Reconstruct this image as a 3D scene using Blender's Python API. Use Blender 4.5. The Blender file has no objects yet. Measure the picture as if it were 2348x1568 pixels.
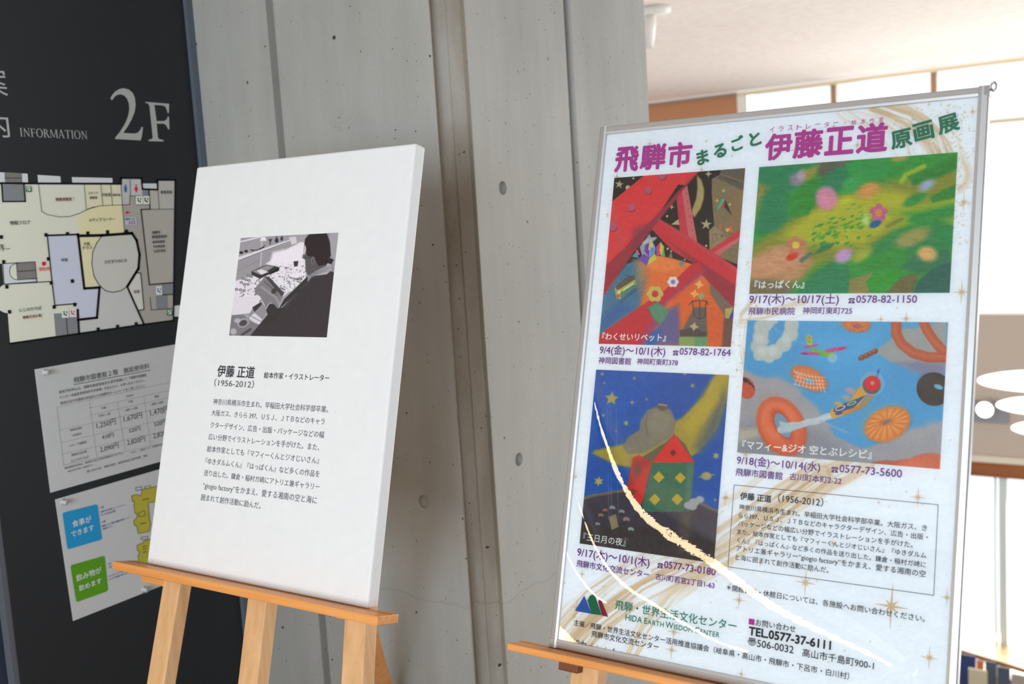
import bpy, bmesh, math, random
import numpy as np
from mathutils import Vector, Matrix

random.seed(7)
SC = bpy.context.scene
COL = SC.collection
EYE = np.array([0.0, 0.0, 1.5])

# ------------------------------------------------------------------ camera
FPX = 2450.65
CX, CY = 1174.0, 784.0
M = np.array([[0.8234653132693247, 0.5640021666166568, -0.06169676035120103],
              [-0.016173289611312966, 0.13203253790293237, 0.9911134312671075],
              [-0.5671360529409161, 0.8151496925905642, -0.11784598476022484]])
cd = bpy.data.cameras.new('camera')
cam = bpy.data.objects.new('camera', cd)
COL.objects.link(cam)
cd.sensor_width = 36.0
cd.lens = FPX * 36.0 / 2348.0
cam.matrix_world = Matrix(((M[0][0], M[1][0], -M[2][0], EYE[0]),
                           (M[0][1], M[1][1], -M[2][1], EYE[1]),
                           (M[0][2], M[1][2], -M[2][2], EYE[2]),
                           (0, 0, 0, 1)))
cd.dof.use_dof = True
cd.dof.focus_distance = 1.85
cd.dof.aperture_fstop = 5.0
cd.clip_start = 0.02
SC.camera = cam

# ------------------------------------------------------------------ world, light, exposure
W = bpy.data.worlds.new('overcast_sky')
SC.world = W
W.use_nodes = True
_bg = W.node_tree.nodes['Background']
_bg.inputs[0].default_value = (0.90, 0.96, 1.0, 1)
_bg.inputs[1].default_value = 1.55
SC.view_settings.view_transform = 'Standard'
SC.view_settings.look = 'None'
SC.view_settings.exposure = -0.12
SC.view_settings.gamma = 1.0


def area_light(name, loc, target, size, size_y, power, color):
    ld = bpy.data.lights.new(name, 'AREA')
    ld.shape = 'RECTANGLE'
    ld.size, ld.size_y, ld.energy, ld.color = size, size_y, power, color
    lo = bpy.data.objects.new(name, ld)
    COL.objects.link(lo)
    lo.location = loc
    lo.rotation_euler = (Vector(target) - Vector(loc)).to_track_quat('-Z', 'Y').to_euler()
    return lo


# daylight entering through the window wall of the hall
area_light('window_daylight', (0.3, 11.9, 1.6), (-0.8, 0, 5.0), 8.0, 2.4, 580, (1.0, 0.97, 0.93))
area_light('lower_window_daylight', (-0.5, 11.95, -2.6), (-1.5, 8, -4.2), 7.0, 1.6, 500, (1.0, 0.98, 0.94))

area_light('rear_fill_light', (0.95, -4.95, 1.6), (-0.9, 2, 1.3), 3.1, 2.2, 305, (0.75, 0.885, 1.0))  # added fill light for the board fronts, no window is built behind it

# ------------------------------------------------------------------ small maths
def ray(x, y):
    return M.T @ np.array([(x - CX) / FPX, (CY - y) / FPX, 1.0])


def on_y(x, y, Y):
    d = ray(x, y); return EYE + d * (Y / d[1])


def on_x(x, y, X):
    d = ray(x, y); return EYE + d * (X / d[0])


def on_z(x, y, Z):
    d = ray(x, y); return EYE + d * ((Z - EYE[2]) / d[2])


def project(P):
    q = (np.asarray(P) - EYE) @ M.T
    return CX + FPX * q[..., 0] / q[..., 2], CY - FPX * q[..., 1] / q[..., 2]


class Plane:
    def __init__(s, O, U, T):
        s.O = np.array(O, float); s.U = np.array(U, float); s.T = np.array(T, float)
        s.N = np.cross(s.U, s.T)

    def p(s, u, v, n=0.0):
        return s.O + s.U * u + s.T * v + s.N * n

    def px(s, c, n=0.0):
        d = ray(*c)
        o = s.O + s.N * n - EYE
        P = d * (o @ s.N) / (d @ s.N)
        r = P - (s.O - EYE)
        return float(r @ s.U), float(r @ s.T)


def zoom(ox, oy, k):
    return lambda x, y: (ox + x / k, oy + y / k)


def lin(c):
    c = np.asarray(c, float) / 255.0
    return np.where(c <= 0.04045, c / 12.92, ((c + 0.055) / 1.055) ** 2.4)


# ------------------------------------------------------------------ materials
def new_mat(name):
    m = bpy.data.materials.new(name); m.use_nodes = True
    nt = m.node_tree
    return m, nt, nt.nodes['Principled BSDF']


_flat = {}
def flat(rgb, rough=0.6, k=1.0, spec=0.3, metal=0.0, mottled=True):
    key = (tuple(rgb), rough, k, spec, metal)
    if key in _flat:
        return _flat[key]
    m, nt, b = new_mat('paint_%d_%d_%d' % tuple(int(v) for v in rgb))
    c = np.clip(lin(rgb) * k, 0, 1)
    if mottled:
        nz = nt.nodes.new('ShaderNodeTexNoise'); nz.inputs['Scale'].default_value = 40
        tc = nt.nodes.new('ShaderNodeTexCoord')
        nt.links.new(tc.outputs['Object'], nz.inputs['Vector'])
        mx = nt.nodes.new('ShaderNodeMix'); mx.data_type = 'RGBA'
        mx.inputs[6].default_value = (*np.clip(c * 0.97, 0, 1), 1)
        mx.inputs[7].default_value = (*np.clip(c * 1.03, 0, 1), 1)
        nt.links.new(nz.outputs['Fac'], mx.inputs[0])
        nt.links.new(mx.outputs[2], b.inputs['Base Color'])
    else:
        b.inputs['Base Color'].default_value = (*c, 1)
    b.inputs['Roughness'].default_value = rough
    b.inputs['Specular IOR Level'].default_value = spec
    b.inputs['Metallic'].default_value = metal
    _flat[key] = m
    return m


def ink(rgb, k=1.0):
    return flat(rgb, 0.6, k, 0.2, 0.0, False)


def art_mat(name, rough=0.55, bump=0.0):
    m, nt, b = new_mat(name)
    a = nt.nodes.new('ShaderNodeAttribute'); a.attribute_name = 'print'
    nt.links.new(a.outputs['Color'], b.inputs['Base Color'])
    b.inputs['Roughness'].default_value = rough
    b.inputs['Specular IOR Level'].default_value = 0.25
    if bump:
        tc = nt.nodes.new('ShaderNodeTexCoord')
        mp = nt.nodes.new('ShaderNodeMapping'); mp.inputs['Scale'].default_value = (45, 45, 110)
        nz = nt.nodes.new('ShaderNodeTexNoise'); nz.inputs['Scale'].default_value = 1.0
        nz.inputs['Detail'].default_value = 3
        bp = nt.nodes.new('ShaderNodeBump'); bp.inputs['Strength'].default_value = bump
        bp.inputs['Distance'].default_value = 0.002
        nt.links.new(tc.outputs['Object'], mp.inputs['Vector'])
        nt.links.new(mp.outputs[0], nz.inputs['Vector'])
        nt.links.new(nz.outputs['Fac'], bp.inputs['Height'])
        nt.links.new(bp.outputs[0], b.inputs['Normal'])
    return m


def concrete_mat(name, rgb, rgb2, stain=0.0):
    m, nt, b = new_mat(name)
    N, L = nt.nodes.new, nt.links.new
    tc = N('ShaderNodeTexCoord')

    def noise(scale, sc=(1, 1, 1), detail=4, rough=0.55):
        mp = N('ShaderNodeMapping'); mp.inputs['Scale'].default_value = sc
        nz = N('ShaderNodeTexNoise'); nz.inputs['Scale'].default_value = scale
        nz.inputs['Detail'].default_value = detail; nz.inputs['Roughness'].default_value = rough
        L(tc.outputs['Object'], mp.inputs['Vector']); L(mp.outputs[0], nz.inputs['Vector'])
        return nz

    def ramp(src, p0, c0, p1, c1):
        r = N('ShaderNodeValToRGB')
        r.color_ramp.elements[0].position = p0; r.color_ramp.elements[0].color = (*c0, 1)
        r.color_ramp.elements[1].position = p1; r.color_ramp.elements[1].color = (*c1, 1)
        L(src, r.inputs[0]); return r

    def mult(a, c, f=1.0):
        x = N('ShaderNodeMix'); x.data_type = 'RGBA'; x.blend_type = 'MULTIPLY'
        x.inputs[0].default_value = f; L(a, x.inputs[6]); L(c, x.inputs[7]); return x.outputs[2]

    big = noise(2.2, (1.3, 1.3, 0.6), 5)
    col = ramp(big.outputs['Fac'], 0.33, lin(rgb2), 0.67, lin(rgb)).outputs[0]
    streak = noise(14, (1.6, 1.6, 0.16), 3)
    col = mult(col, ramp(streak.outputs['Fac'], 0.3, (0.86, 0.86, 0.85), 0.65, (1.03, 1.03, 1.03)).outputs[0], 0.45)
    fine = noise(160, (1, 1, 1), 3)
    col = mult(col, ramp(fine.outputs['Fac'], 0.3, (0.94, 0.94, 0.94), 0.7, (1.03, 1.03, 1.03)).outputs[0])
    if stain:
        st = noise(5, (2.5, 2.5, 0.5), 4)
        col = mult(col, ramp(st.outputs['Fac'], 0.42, (0.62, 0.55, 0.47), 0.62, (1, 1, 1)).outputs[0], stain)
    # bug holes
    holes = []
    dn = noise(55, (1, 1, 1), 2)
    dv = N('ShaderNodeVectorMath'); dv.operation = 'MULTIPLY_ADD'; dv.inputs[1].default_value = (0.012, 0.012, 0.012)
    L(dn.outputs['Color'], dv.inputs[0]); L(tc.outputs['Object'], dv.inputs[2])
    for sc, thr, keep in ((16, 0.07, 0.80), (34, 0.085, 0.84), (75, 0.12, 0.90)):
        v = N('ShaderNodeTexVoronoi'); v.inputs['Scale'].default_value = sc
        L(dv.outputs[0], v.inputs['Vector'])
        lt = N('ShaderNodeMath'); lt.operation = 'LESS_THAN'; lt.inputs[1].default_value = thr
        L(v.outputs['Distance'], lt.inputs[0])
        sx = N('ShaderNodeSeparateColor'); L(v.outputs['Color'], sx.inputs[0])
        gt = N('ShaderNodeMath'); gt.operation = 'GREATER_THAN'; gt.inputs[1].default_value = keep
        L(sx.outputs[0], gt.inputs[0])
        mm = N('ShaderNodeMath'); mm.operation = 'MULTIPLY'; L(lt.outputs[0], mm.inputs[0]); L(gt.outputs[0], mm.inputs[1])
        holes.append(mm)
    mxh = N('ShaderNodeMath'); mxh.operation = 'MAXIMUM'
    mx0 = N('ShaderNodeMath'); mx0.operation = 'MAXIMUM'
    L(holes[0].outputs[0], mx0.inputs[0]); L(holes[1].outputs[0], mx0.inputs[1]); L(mx0.outputs[0], mxh.inputs[0]); L(holes[2].outputs[0], mxh.inputs[1])
    # pour line
    sp = N('ShaderNodeSeparateXYZ'); L(tc.outputs['Object'], sp.inputs[0])
    wob = noise(9, (1, 1, 1), 4)
    ad = N('ShaderNodeMath'); ad.operation = 'MULTIPLY_ADD'; ad.inputs[1].default_value = 0.05
    L(wob.outputs['Fac'], ad.inputs[0]); L(sp.outputs[2], ad.inputs[2])
    sb = N('ShaderNodeMath'); sb.operation = 'SUBTRACT'; sb.inputs[1].default_value = POUR_Z + 0.025
    L(ad.outputs[0], sb.inputs[0])
    ab = N('ShaderNodeMath'); ab.operation = 'ABSOLUTE'; L(sb.outputs[0], ab.inputs[0])
    col = mult(col, ramp(ab.outputs[0], 0.0006, (0.72, 0.72, 0.72), 0.0032, (1, 1, 1)).outputs[0], 0.55)
    mh = N('ShaderNodeMix'); mh.data_type = 'RGBA'; mh.inputs[7].default_value = (0.035, 0.033, 0.03, 1)
    L(mxh.outputs[0], mh.inputs[0]); L(col, mh.inputs[6])
    L(mh.outputs[2], b.inputs['Base Color'])
    b.inputs['Roughness'].default_value = 0.62
    b.inputs['Specular IOR Level'].default_value = 0.3
    bp = N('ShaderNodeBump'); bp.inputs['Strength'].default_value = 0.25; bp.inputs['Distance'].default_value = 0.004
    inv = N('ShaderNodeMath'); inv.operation = 'SUBTRACT'
    L(big.outputs['Fac'], inv.inputs[0]); L(mxh.outputs[0], inv.inputs[1])
    L(inv.outputs[0], bp.inputs['Height']); L(bp.outputs[0], b.inputs['Normal'])
    return m


def wood_mat(name, a, c, axis=0, scale=1.0, rough=0.42, k=1.0):
    m, nt, b = new_mat(name)
    N, L = nt.nodes.new, nt.links.new
    tc = N('ShaderNodeTexCoord')
    mp = N('ShaderNodeMapping')
    s = [60.0 * scale] * 3; s[axis] = 3.0 * scale
    mp.inputs['Scale'].default_value = s
    nz = N('ShaderNodeTexNoise'); nz.inputs['Scale'].default_value = 1.0; nz.inputs['Detail'].default_value = 5
    nz.inputs['Distortion'].default_value = 0.4
    r = N('ShaderNodeValToRGB')
    r.color_ramp.elements[0].position = 0.3; r.color_ramp.elements[0].color = (*np.clip(lin(c) * k, 0, 1), 1)
    r.color_ramp.elements[1].position = 0.68; r.color_ramp.elements[1].color = (*np.clip(lin(a) * k, 0, 1), 1)
    L(tc.outputs['Object'], mp.inputs['Vector']); L(mp.outputs[0], nz.inputs['Vector'])
    L(nz.outputs['Fac'], r.inputs[0]); L(r.outputs[0], b.inputs['Base Color'])
    b.inputs['Roughness'].default_value = rough
    b.inputs['Specular IOR Level'].default_value = 0.35
    return m


def glass_mat(name, tint=(1, 1, 1), rough=0.0, ior=1.45):
    m = bpy.data.materials.new(name); m.use_nodes = True
    nt = m.node_tree; nt.nodes.clear()
    N, L = nt.nodes.new, nt.links.new
    o = N('ShaderNodeOutputMaterial'); t = N('ShaderNodeBsdfTransparent'); g = N('ShaderNodeBsdfGlossy')
    fr = N('ShaderNodeFresnel'); mx = N('ShaderNodeMixShader')
    t.inputs[0].default_value = (*tint, 1); g.inputs['Roughness'].default_value = rough
    fr.inputs[0].default_value = ior
    L(fr.outputs[0], mx.inputs[0]); L(t.outputs[0], mx.inputs[1]); L(g.outputs[0], mx.inputs[2])
    L(mx.outputs[0], o.inputs[0])
    return m


def glow_mat(name, rgb, strength):
    m, nt, b = new_mat(name)
    b.inputs['Base Color'].default_value = (0.8, 0.8, 0.78, 1)
    b.inputs['Emission Color'].default_value = (*rgb, 1)
    b.inputs['Emission Strength'].default_value = strength
    return m


# ------------------------------------------------------------------ objects
def tag(o, label=None, cat=None, group=None, kind=None):
    if label: o['label'] = label
    if cat: o['category'] = cat
    if group: o['group'] = group
    if kind: o['kind'] = kind
    return o


def empty(name, loc, label, cat, group=None):
    o = bpy.data.objects.new(name, None)
    o.empty_display_size = 0.05
    COL.objects.link(o); o.location = loc
    tag(o, label, cat, group)
    o['_base'] = 1
    del o['_base']
    return o


def wloc(o):
    l = np.array(o.location)
    while o.parent:
        o = o.parent; l = l + np.array(o.location)
    return l


class MB:
    """collects polygons with one material slot each"""
    def __init__(s):
        s.v, s.f, s.m, s.mats = [], [], [], []

    def slot(s, mat):
        if mat not in s.mats: s.mats.append(mat)
        return s.mats.index(mat)

    def face(s, pts, mat):
        i = len(s.v); s.v += [tuple(p) for p in pts]
        s.f.append(tuple(range(i, i + len(pts)))); s.m.append(s.slot(mat))

    def mesh(s, verts, faces, mat):
        i = len(s.v); s.v += [tuple(p) for p in verts]; k = s.slot(mat)
        for f in faces:
            s.f.append(tuple(a + i for a in f)); s.m.append(k)

    def box(s, pl, u0, u1, v0, v1, n0, n1, mat):
        c = [pl.p(u, v, n) for n in (n0, n1) for v in (v0, v1) for u in (u0, u1)]
        s.mesh(c, [(0, 2, 3, 1), (4, 5, 7, 6), (0, 1, 5, 4), (2, 6, 7, 3), (0, 4, 6, 2), (1, 3, 7, 5)], mat)

    def hexa(s, c, mat):
        s.mesh(c, [(0, 2, 3, 1), (4, 5, 7, 6), (0, 1, 5, 4), (2, 6, 7, 3), (0, 4, 6, 2), (1, 3, 7, 5)], mat)

    def poly(s, pl, uv, n, mat):
        s.face([pl.p(u, v, n) for u, v in uv], mat)

    def line(s, pl, uv, w, n, mat, closed=False):
        pts = list(uv) + ([uv[0]] if closed else [])
        for (a, b) in zip(pts[:-1], pts[1:]):
            d = np.array(b) - np.array(a); l = np.hypot(*d)
            if l < 1e-9: continue
            d /= l; q = np.array([-d[1], d[0]]) * w / 2; e = d * w / 2
            a_, b_ = np.array(a) - e, np.array(b) + e
            s.poly(pl, [a_ - q, b_ - q, b_ + q, a_ + q], n, mat)

    def lathe(s, c, axis, prof, mat, seg=24):
        axis = np.array(axis, float); axis /= np.linalg.norm(axis)
        a = np.cross(axis, [0, 0, 1.0]) if abs(axis[2]) < 0.9 else np.cross(axis, [1.0, 0, 0])
        a /= np.linalg.norm(a); b = np.cross(axis, a)
        V, F = [], []
        for (r, h) in prof:
            for k in range(seg):
                t = 2 * math.pi * k / seg
                V.append(np.array(c) + axis * h + (a * math.cos(t) + b * math.sin(t)) * r)
        for i in range(len(prof) - 1):
            for k in range(seg):
                j = (k + 1) % seg
                F.append((i * seg + k, i * seg + j, (i + 1) * seg + j, (i + 1) * seg + k))
        s.mesh(V, F, mat)

    def obj(s, name, parent=None, bevel=0.0, smooth=False):
        me = bpy.data.meshes.new(name)
        base = wloc(parent) if parent else np.zeros(3)
        me.from_pydata([tuple(np.array(p) - base) for p in s.v], [], s.f)
        for mt in s.mats: me.materials.append(mt)
        me.polygons.foreach_set('material_index', s.m)
        if smooth: me.polygons.foreach_set('use_smooth', [True] * len(s.f))
        o = bpy.data.objects.new(name, me); COL.objects.link(o)
        if parent: o.parent = parent
        if bevel:
            bm = bmesh.new(); bm.from_mesh(me)
            bmesh.ops.remove_doubles(bm, verts=bm.verts, dist=1e-5)
            bmesh.ops.recalc_face_normals(bm, faces=bm.faces)
            bm.to_mesh(me); bm.free()
            md = o.modifiers.new('bevel', 'BEVEL'); md.width = bevel; md.segments = 3
            md.limit_method = 'ANGLE'; md.angle_limit = math.radians(40)
        return o


def struct(mb, name, bevel=0.0):
    o = mb.obj(name, None, bevel); o['kind'] = 'structure'; return o


# ------------------------------------------------------------------ lettering
def glyph_mesh(text, bold=0.0):
    cu = bpy.data.curves.new('t', 'FONT'); cu.body = text; cu.size = 1.0
    cu.resolution_u = 3
    o = bpy.data.objects.new('t', cu); COL.objects.link(o)
    dg = bpy.context.evaluated_depsgraph_get()
    me = bpy.data.meshes.new_from_object(o.evaluated_get(dg))
    n = len(me.vertices); co = np.empty(n * 3); me.vertices.foreach_get('co', co)
    F = [tuple(p.vertices) for p in me.polygons]
    bpy.data.objects.remove(o); bpy.data.curves.remove(cu); bpy.data.meshes.remove(me)
    co = co.reshape(-1, 3)[:, :2]
    if bold:                                            # heavier weight: the same outline set several times round a small circle
        k = 8 if bold > 0.015 else 4; m = len(co); out, G = [], []
        for i in range(k):
            t = 2 * math.pi * (i + 0.5) / k
            out.append(np.column_stack([co + bold * np.array((math.cos(t), math.sin(t))), np.full(m, 1.5e-5 * i)])); G += [tuple(a + i * m for a in f) for f in F]
        return np.concatenate(out), G
    return np.column_stack([co, np.zeros(len(co))]), F


def text(mb, pl, s, a, b, mat, n=0.0006, bold=0.0, h=None, free=False, asp=1.0):
    """a, b: photo pixels of the left and right end of the line on its base line"""
    co, F = glyph_mesh(s, bold)
    A, B = np.array(pl.px(a)), np.array(pl.px(b))
    if not free:
        v = (A[1] + B[1]) / 2; A[1] = B[1] = v
    d = B - A; L = np.hypot(*d); d /= L; q = np.array([-d[1], d[0]])
    x0, x1 = co[:, 0].min(), co[:, 0].max()
    kx = L / (x1 - x0); ky = kx * asp if h is None else h
    uv = A + np.outer((co[:, 0] - x0) * kx, d) + np.outer((co[:, 1] + 0.06) * ky, q)
    mb.mesh([pl.p(u, w, n + z) for (u, w), z in zip(uv, co[:, 2])], F, mat)


def glyph_in_box(mb, pl, ch, box, mat, n=0.0006, bold=0.0, rot=0.0):
    """ink box in photo pixels x0,y0,x1,y1 (of the tilted character)"""
    co, F = glyph_mesh(ch, bold); zz = co[:, 2]; co = co[:, :2]
    x0, y0, x1, y1 = box; xm, ym = (x0 + x1) / 2, (y0 + y1) / 2
    w = np.array(pl.px((x1, ym)))[0] - np.array(pl.px((x0, ym)))[0]
    h = np.array(pl.px((xm, y0)))[1] - np.array(pl.px((xm, y1)))[1]
    c = np.array(pl.px((xm, ym)))
    mid = (co.max(0) + co.min(0)) / 2; sz = co.max(0) - co.min(0)
    t = math.radians(rot); ct, st = math.cos(t), math.sin(t)
    W0 = abs(ct) * sz[0] + abs(st) * sz[1]; H0 = abs(st) * sz[0] + abs(ct) * sz[1]
    k = (w / W0, h / H0)
    if rot: k = ((k[0] + k[1]) / 2,) * 2
    p = (co - mid) * np.array(k)
    uv = np.stack([p[:, 0] * ct - p[:, 1] * st, p[:, 0] * st + p[:, 1] * ct], 1) + c
    mb.mesh([pl.p(u, v, n + z) for (u, v), z in zip(uv, zz)], F, mat)


# ------------------------------------------------------------------ printed pictures: a fine grid with a colour per vertex
_rng = np.random.default_rng(5)


def fnoise(X, Y, sx, sy, seed=0, oct=3):
    """smooth value noise on arrays"""
    r = np.random.default_rng(seed); out = np.zeros_like(X); amp, tot = 1.0, 0
    for o in range(oct):
        g = r.random((64, 64)); x, y = X / sx * 2 ** o, Y / sy * 2 ** o
        xi, yi = np.floor(x).astype(int), np.floor(y).astype(int); fx, fy = x - xi, y - yi
        fx, fy = fx * fx * (3 - 2 * fx), fy * fy * (3 - 2 * fy)
        a, b = g[xi % 64, yi % 64], g[(xi + 1) % 64, yi % 64]
        c, d = g[xi % 64, (yi + 1) % 64], g[(xi + 1) % 64, (yi + 1) % 64]
        out += amp * ((a * (1 - fx) + b * fx) * (1 - fy) + (c * (1 - fx) + d * fx) * fy); tot += amp; amp *= 0.5
    return out / tot


class Art:
    def __init__(s, pl, u0, u1, v0, v1, nu, nv, z=None, k=0.95):
        s.pl, s.nu, s.nv, s.k = pl, nu, nv, k
        s.uv = (u0, u1, v0, v1)
        U, V = np.meshgrid(np.linspace(u0, u1, nu), np.linspace(v0, v1, nv))
        s.P = pl.O + U[..., None] * pl.U + V[..., None] * pl.T
        X, Y = project(s.P)
        if z: X, Y = (X - z[0]) * z[2], (Y - z[1]) * z[2]
        s.X, s.Y = X, Y
        s.C = np.zeros((nv, nu, 3))
        s.unit = (z[2] if z else 1.0)

    def _put(s, al, rgb, sl=None):
        sl = sl or (slice(None), slice(None))
        al = np.clip(al, 0, 1)[..., None]
        s.C[sl] = s.C[sl] * (1 - al) + np.asarray(rgb, float) * al

    def fill(s, rgb): s.C[:] = rgb

    def _bbox(s, x0, y0, x1, y1):
        m = (s.X >= x0) & (s.X <= x1) & (s.Y >= y0) & (s.Y <= y1)
        r = np.where(m.any(1))[0]; c = np.where(m.any(0))[0]
        if len(r) == 0: return None
        return slice(r[0], r[-1] + 1), slice(c[0], c[-1] + 1)

    def poly(s, pts, rgb, soft=None, a=1.0):
        soft = soft or 1.2 * s.unit
        p = np.array(pts, float)
        sl = s._bbox(p[:, 0].min() - soft, p[:, 1].min() - soft, p[:, 0].max() + soft, p[:, 1].max() + soft)
        if sl is None: return
        X, Y = s.X[sl], s.Y[sl]
        ins = np.zeros(X.shape, bool); dm = np.full(X.shape, 1e9)
        for i in range(len(p)):
            (x0, y0), (x1, y1) = p[i], p[(i + 1) % len(p)]
            dx, dy = x1 - x0, y1 - y0; l2 = dx * dx + dy * dy + 1e-9
            t = np.clip(((X - x0) * dx + (Y - y0) * dy) / l2, 0, 1)
            dm = np.minimum(dm, (X - x0 - t * dx) ** 2 + (Y - y0 - t * dy) ** 2)
            if dy:
                c = ((y0 <= Y) != (y1 <= Y)) & (X < (Y - y0) / dy * dx + x0)
                ins ^= c
        d = np.sqrt(dm); d = np.where(ins, d, -d)
        s._put(a * (0.5 + d / soft), rgb, sl)

    def ell(s, cx, cy, rx, ry, rgb, rot=0, soft=None, a=1.0, hole=0.0):
        soft = soft or 1.2 * s.unit
        R = max(rx, ry) + soft
        sl = s._bbox(cx - R, cy - R, cx + R, cy + R)
        if sl is None: return
        t = math.radians(rot); X, Y = s.X[sl] - cx, s.Y[sl] - cy
        x, y = X * math.cos(t) + Y * math.sin(t), -X * math.sin(t) + Y * math.cos(t)
        r = np.sqrt((x / rx) ** 2 + (y / ry) ** 2 + 1e-9)
        d = (1 - r) * min(rx, ry)
        al = np.clip(0.5 + d / soft, 0, 1)
        if hole: al = al * np.clip(0.5 - (hole - r) * min(rx, ry) / soft, 0, 1)
        s._put(a * al, rgb, sl)

    def line(s, pts, w, rgb, soft=None, a=1.0, noisy=0, taper=False):
        soft = soft or 1.2 * s.unit
        p = np.array(pts, float); R = w + soft
        sl = s._bbox(p[:, 0].min() - R, p[:, 1].min() - R, p[:, 0].max() + R, p[:, 1].max() + R)
        if sl is None: return
        X, Y = s.X[sl], s.Y[sl]; dm = np.full(X.shape, 1e9); sg = np.zeros(X.shape); tt = np.zeros(X.shape)
        tot = 0
        for i in range(len(p) - 1):
            (x0, y0), (x1, y1) = p[i], p[i + 1]; dx, dy = x1 - x0, y1 - y0; l = math.hypot(dx, dy) + 1e-9
            t = np.clip(((X - x0) * dx + (Y - y0) * dy) / l ** 2, 0, 1)
            d = np.hypot(X - x0 - t * dx, Y - y0 - t * dy)
            side = ((X - x0) * dy - (Y - y0) * dx) / l
            u = d < dm
            dm = np.where(u, d, dm); sg = np.where(u, np.sign(side) * d, sg); tt = np.where(u, tot + t * l, tt); tot += l
        ww = w / 2
        if taper: ww = ww * np.clip(np.sin(np.pi * tt / tot) * 1.6, 0.02, 1)
        al = np.clip(0.5 + (ww - dm) / soft, 0, 1)
        if noisy:
            nz = fnoise(sg + 500, tt, noisy, noisy * 22, int(w) + 3, 3)
            al = al * np.clip((nz - 0.42) * 4.5, 0, 1)
        s._put(a * al, rgb, sl)

    def grain(s, amt, sx, sy, seed=1, oct=3):
        s.C += (fnoise(s.X - s.X.min(), s.Y - s.Y.min(), sx, sy, seed, oct) - 0.5)[..., None] * amt

    def star(s, cx, cy, r, rgb, n=5, rot=0, inner=0.42, soft=None):
        pts = []
        for i in range(2 * n):
            t = math.radians(rot - 90 + 180 * i / n); q = r if i % 2 == 0 else r * inner
            pts.append((cx + q * math.cos(t), cy + q * math.sin(t)))
        s.poly(pts, rgb, soft)

    def obj(s, name, mat, parent, n):
        base = wloc(parent)
        nv, nu = s.nv, s.nu
        me = bpy.data.meshes.new(name)
        P = (s.P + s.pl.N * n - base).reshape(-1, 3)
        i = np.arange(nv * nu).reshape(nv, nu)
        q = np.stack([i[:-1, :-1], i[:-1, 1:], i[1:, 1:], i[1:, :-1]], -1).reshape(-1, 4)
        me.vertices.add(nv * nu); me.vertices.foreach_set('co', P.ravel())
        me.loops.add(q.size); me.loops.foreach_set('vertex_index', q.ravel())
        me.polygons.add(len(q)); me.polygons.foreach_set('loop_start', np.arange(0, q.size, 4))
        me.update(calc_edges=True)
        at = me.color_attributes.new('print', 'FLOAT_COLOR', 'POINT')
        c = np.ones((nv * nu, 4)); c[:, :3] = np.clip(lin(np.clip(s.C, 0, 255)) * s.k, 0, 0.95).reshape(-1, 3)
        at.data.foreach_set('color', c.ravel())
        me.materials.append(mat)
        o = bpy.data.objects.new(name, me); COL.objects.link(o); o.parent = parent
        return o


# ================================================================== THE SETTING
EZ = EYE[2]
WALL_X = -2.339                      # dark information wall
FRONT_Y = 1.956                      # front face of the concrete pier
EDGE = -1.532                        # its front edge
SIDE_X = EDGE + 0.057                # side face of the pier
SIDE_Y0 = FRONT_Y + 0.057
SIDE_Y1 = 2.907
CEIL = EZ + 1.2
FAR_Y = 11.5
LOW_Z = EZ - 5.5                     # floor of the storey below, seen across the void
POUR_Z = EZ - 0.93
PANEL_Y = float(on_x(48, 1568, WALL_X)[1])   # left edge of the dark panel

conc = concrete_mat('board_formed_concrete', (178, 178, 174), (162, 162, 158))
conc_notch = concrete_mat('stained_concrete', (180, 176, 168), (156, 150, 141), 0.6)
charcoal = flat((40, 43, 47), 0.5, 1.0, 0.35)
ceil_mat, _nt, _b = new_mat('mineral_fibre_ceiling')
_tc = _nt.nodes.new('ShaderNodeTexCoord'); _nz = _nt.nodes.new('ShaderNodeTexNoise')
_nz.inputs['Scale'].default_value = 14; _nz.inputs['Detail'].default_value = 8; _nz.inputs['Roughness'].default_value = 0.7
_rp = _nt.nodes.new('ShaderNodeValToRGB')
_rp.color_ramp.elements[0].position = 0.3; _rp.color_ramp.elements[0].color = (*lin((222, 208, 200)), 1)
_rp.color_ramp.elements[1].position = 0.65; _rp.color_ramp.elements[1].color = (*lin((236, 226, 220)), 1)
_nt.links.new(_tc.outputs['Object'], _nz.inputs['Vector']); _nt.links.new(_nz.outputs['Fac'], _rp.inputs[0])
_nt.links.new(_rp.outputs[0], _b.inputs['Base Color']); _b.inputs['Roughness'].default_value = 0.9

WORLD = Plane((0, 0, 0), (1, 0, 0), (0, 0, 1))      # u = x, v = z, n = -y


def wbox(mb, x0, x1, y0, y1, z0, z1, mat):
    mb.box(WORLD, x0, x1, z0, z1, -y1, -y0, mat)


oak = wood_mat('oak_floor_boards', (160, 140, 118), (140, 120, 98), 1, 0.3, 0.35)
mb = MB(); wbox(mb, -5.0, 2.8, -5, 2.9, -0.25, 0.0, oak); struct(mb, 'floor')
mb = MB(); wbox(mb, -9, 6, 3.0, 12.0, LOW_Z - 0.2, LOW_Z, oak); struct(mb, 'floor')
mb = MB(); wbox(mb, -9, 6, -5, 11.42, CEIL, CEIL + 0.25, ceil_mat); struct(mb, 'ceiling')
mb = MB(); wbox(mb, 2.6, 2.8, -5, 2.9, 0, CEIL, flat((120, 116, 110), 0.7)); struct(mb, 'wall_side_blocker')  # unseen wall added to hold back light from the right
mb = MB(); wbox(mb, -5.2, -1.0, -5.2, -5.0, 0, CEIL, flat((96, 92, 88), 0.7)); struct(mb, 'wall_rear_blocker')  # unseen dark wall added to keep reflections in the poster dark
mb = MB(); wbox(mb, -5.2, -5.0, -5.0, 2.9, 0, CEIL, flat((96, 92, 88), 0.7)); struct(mb, 'wall_rear_blocker')  # unseen dark wall added on the left, hides the sky from the poster cover
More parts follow.
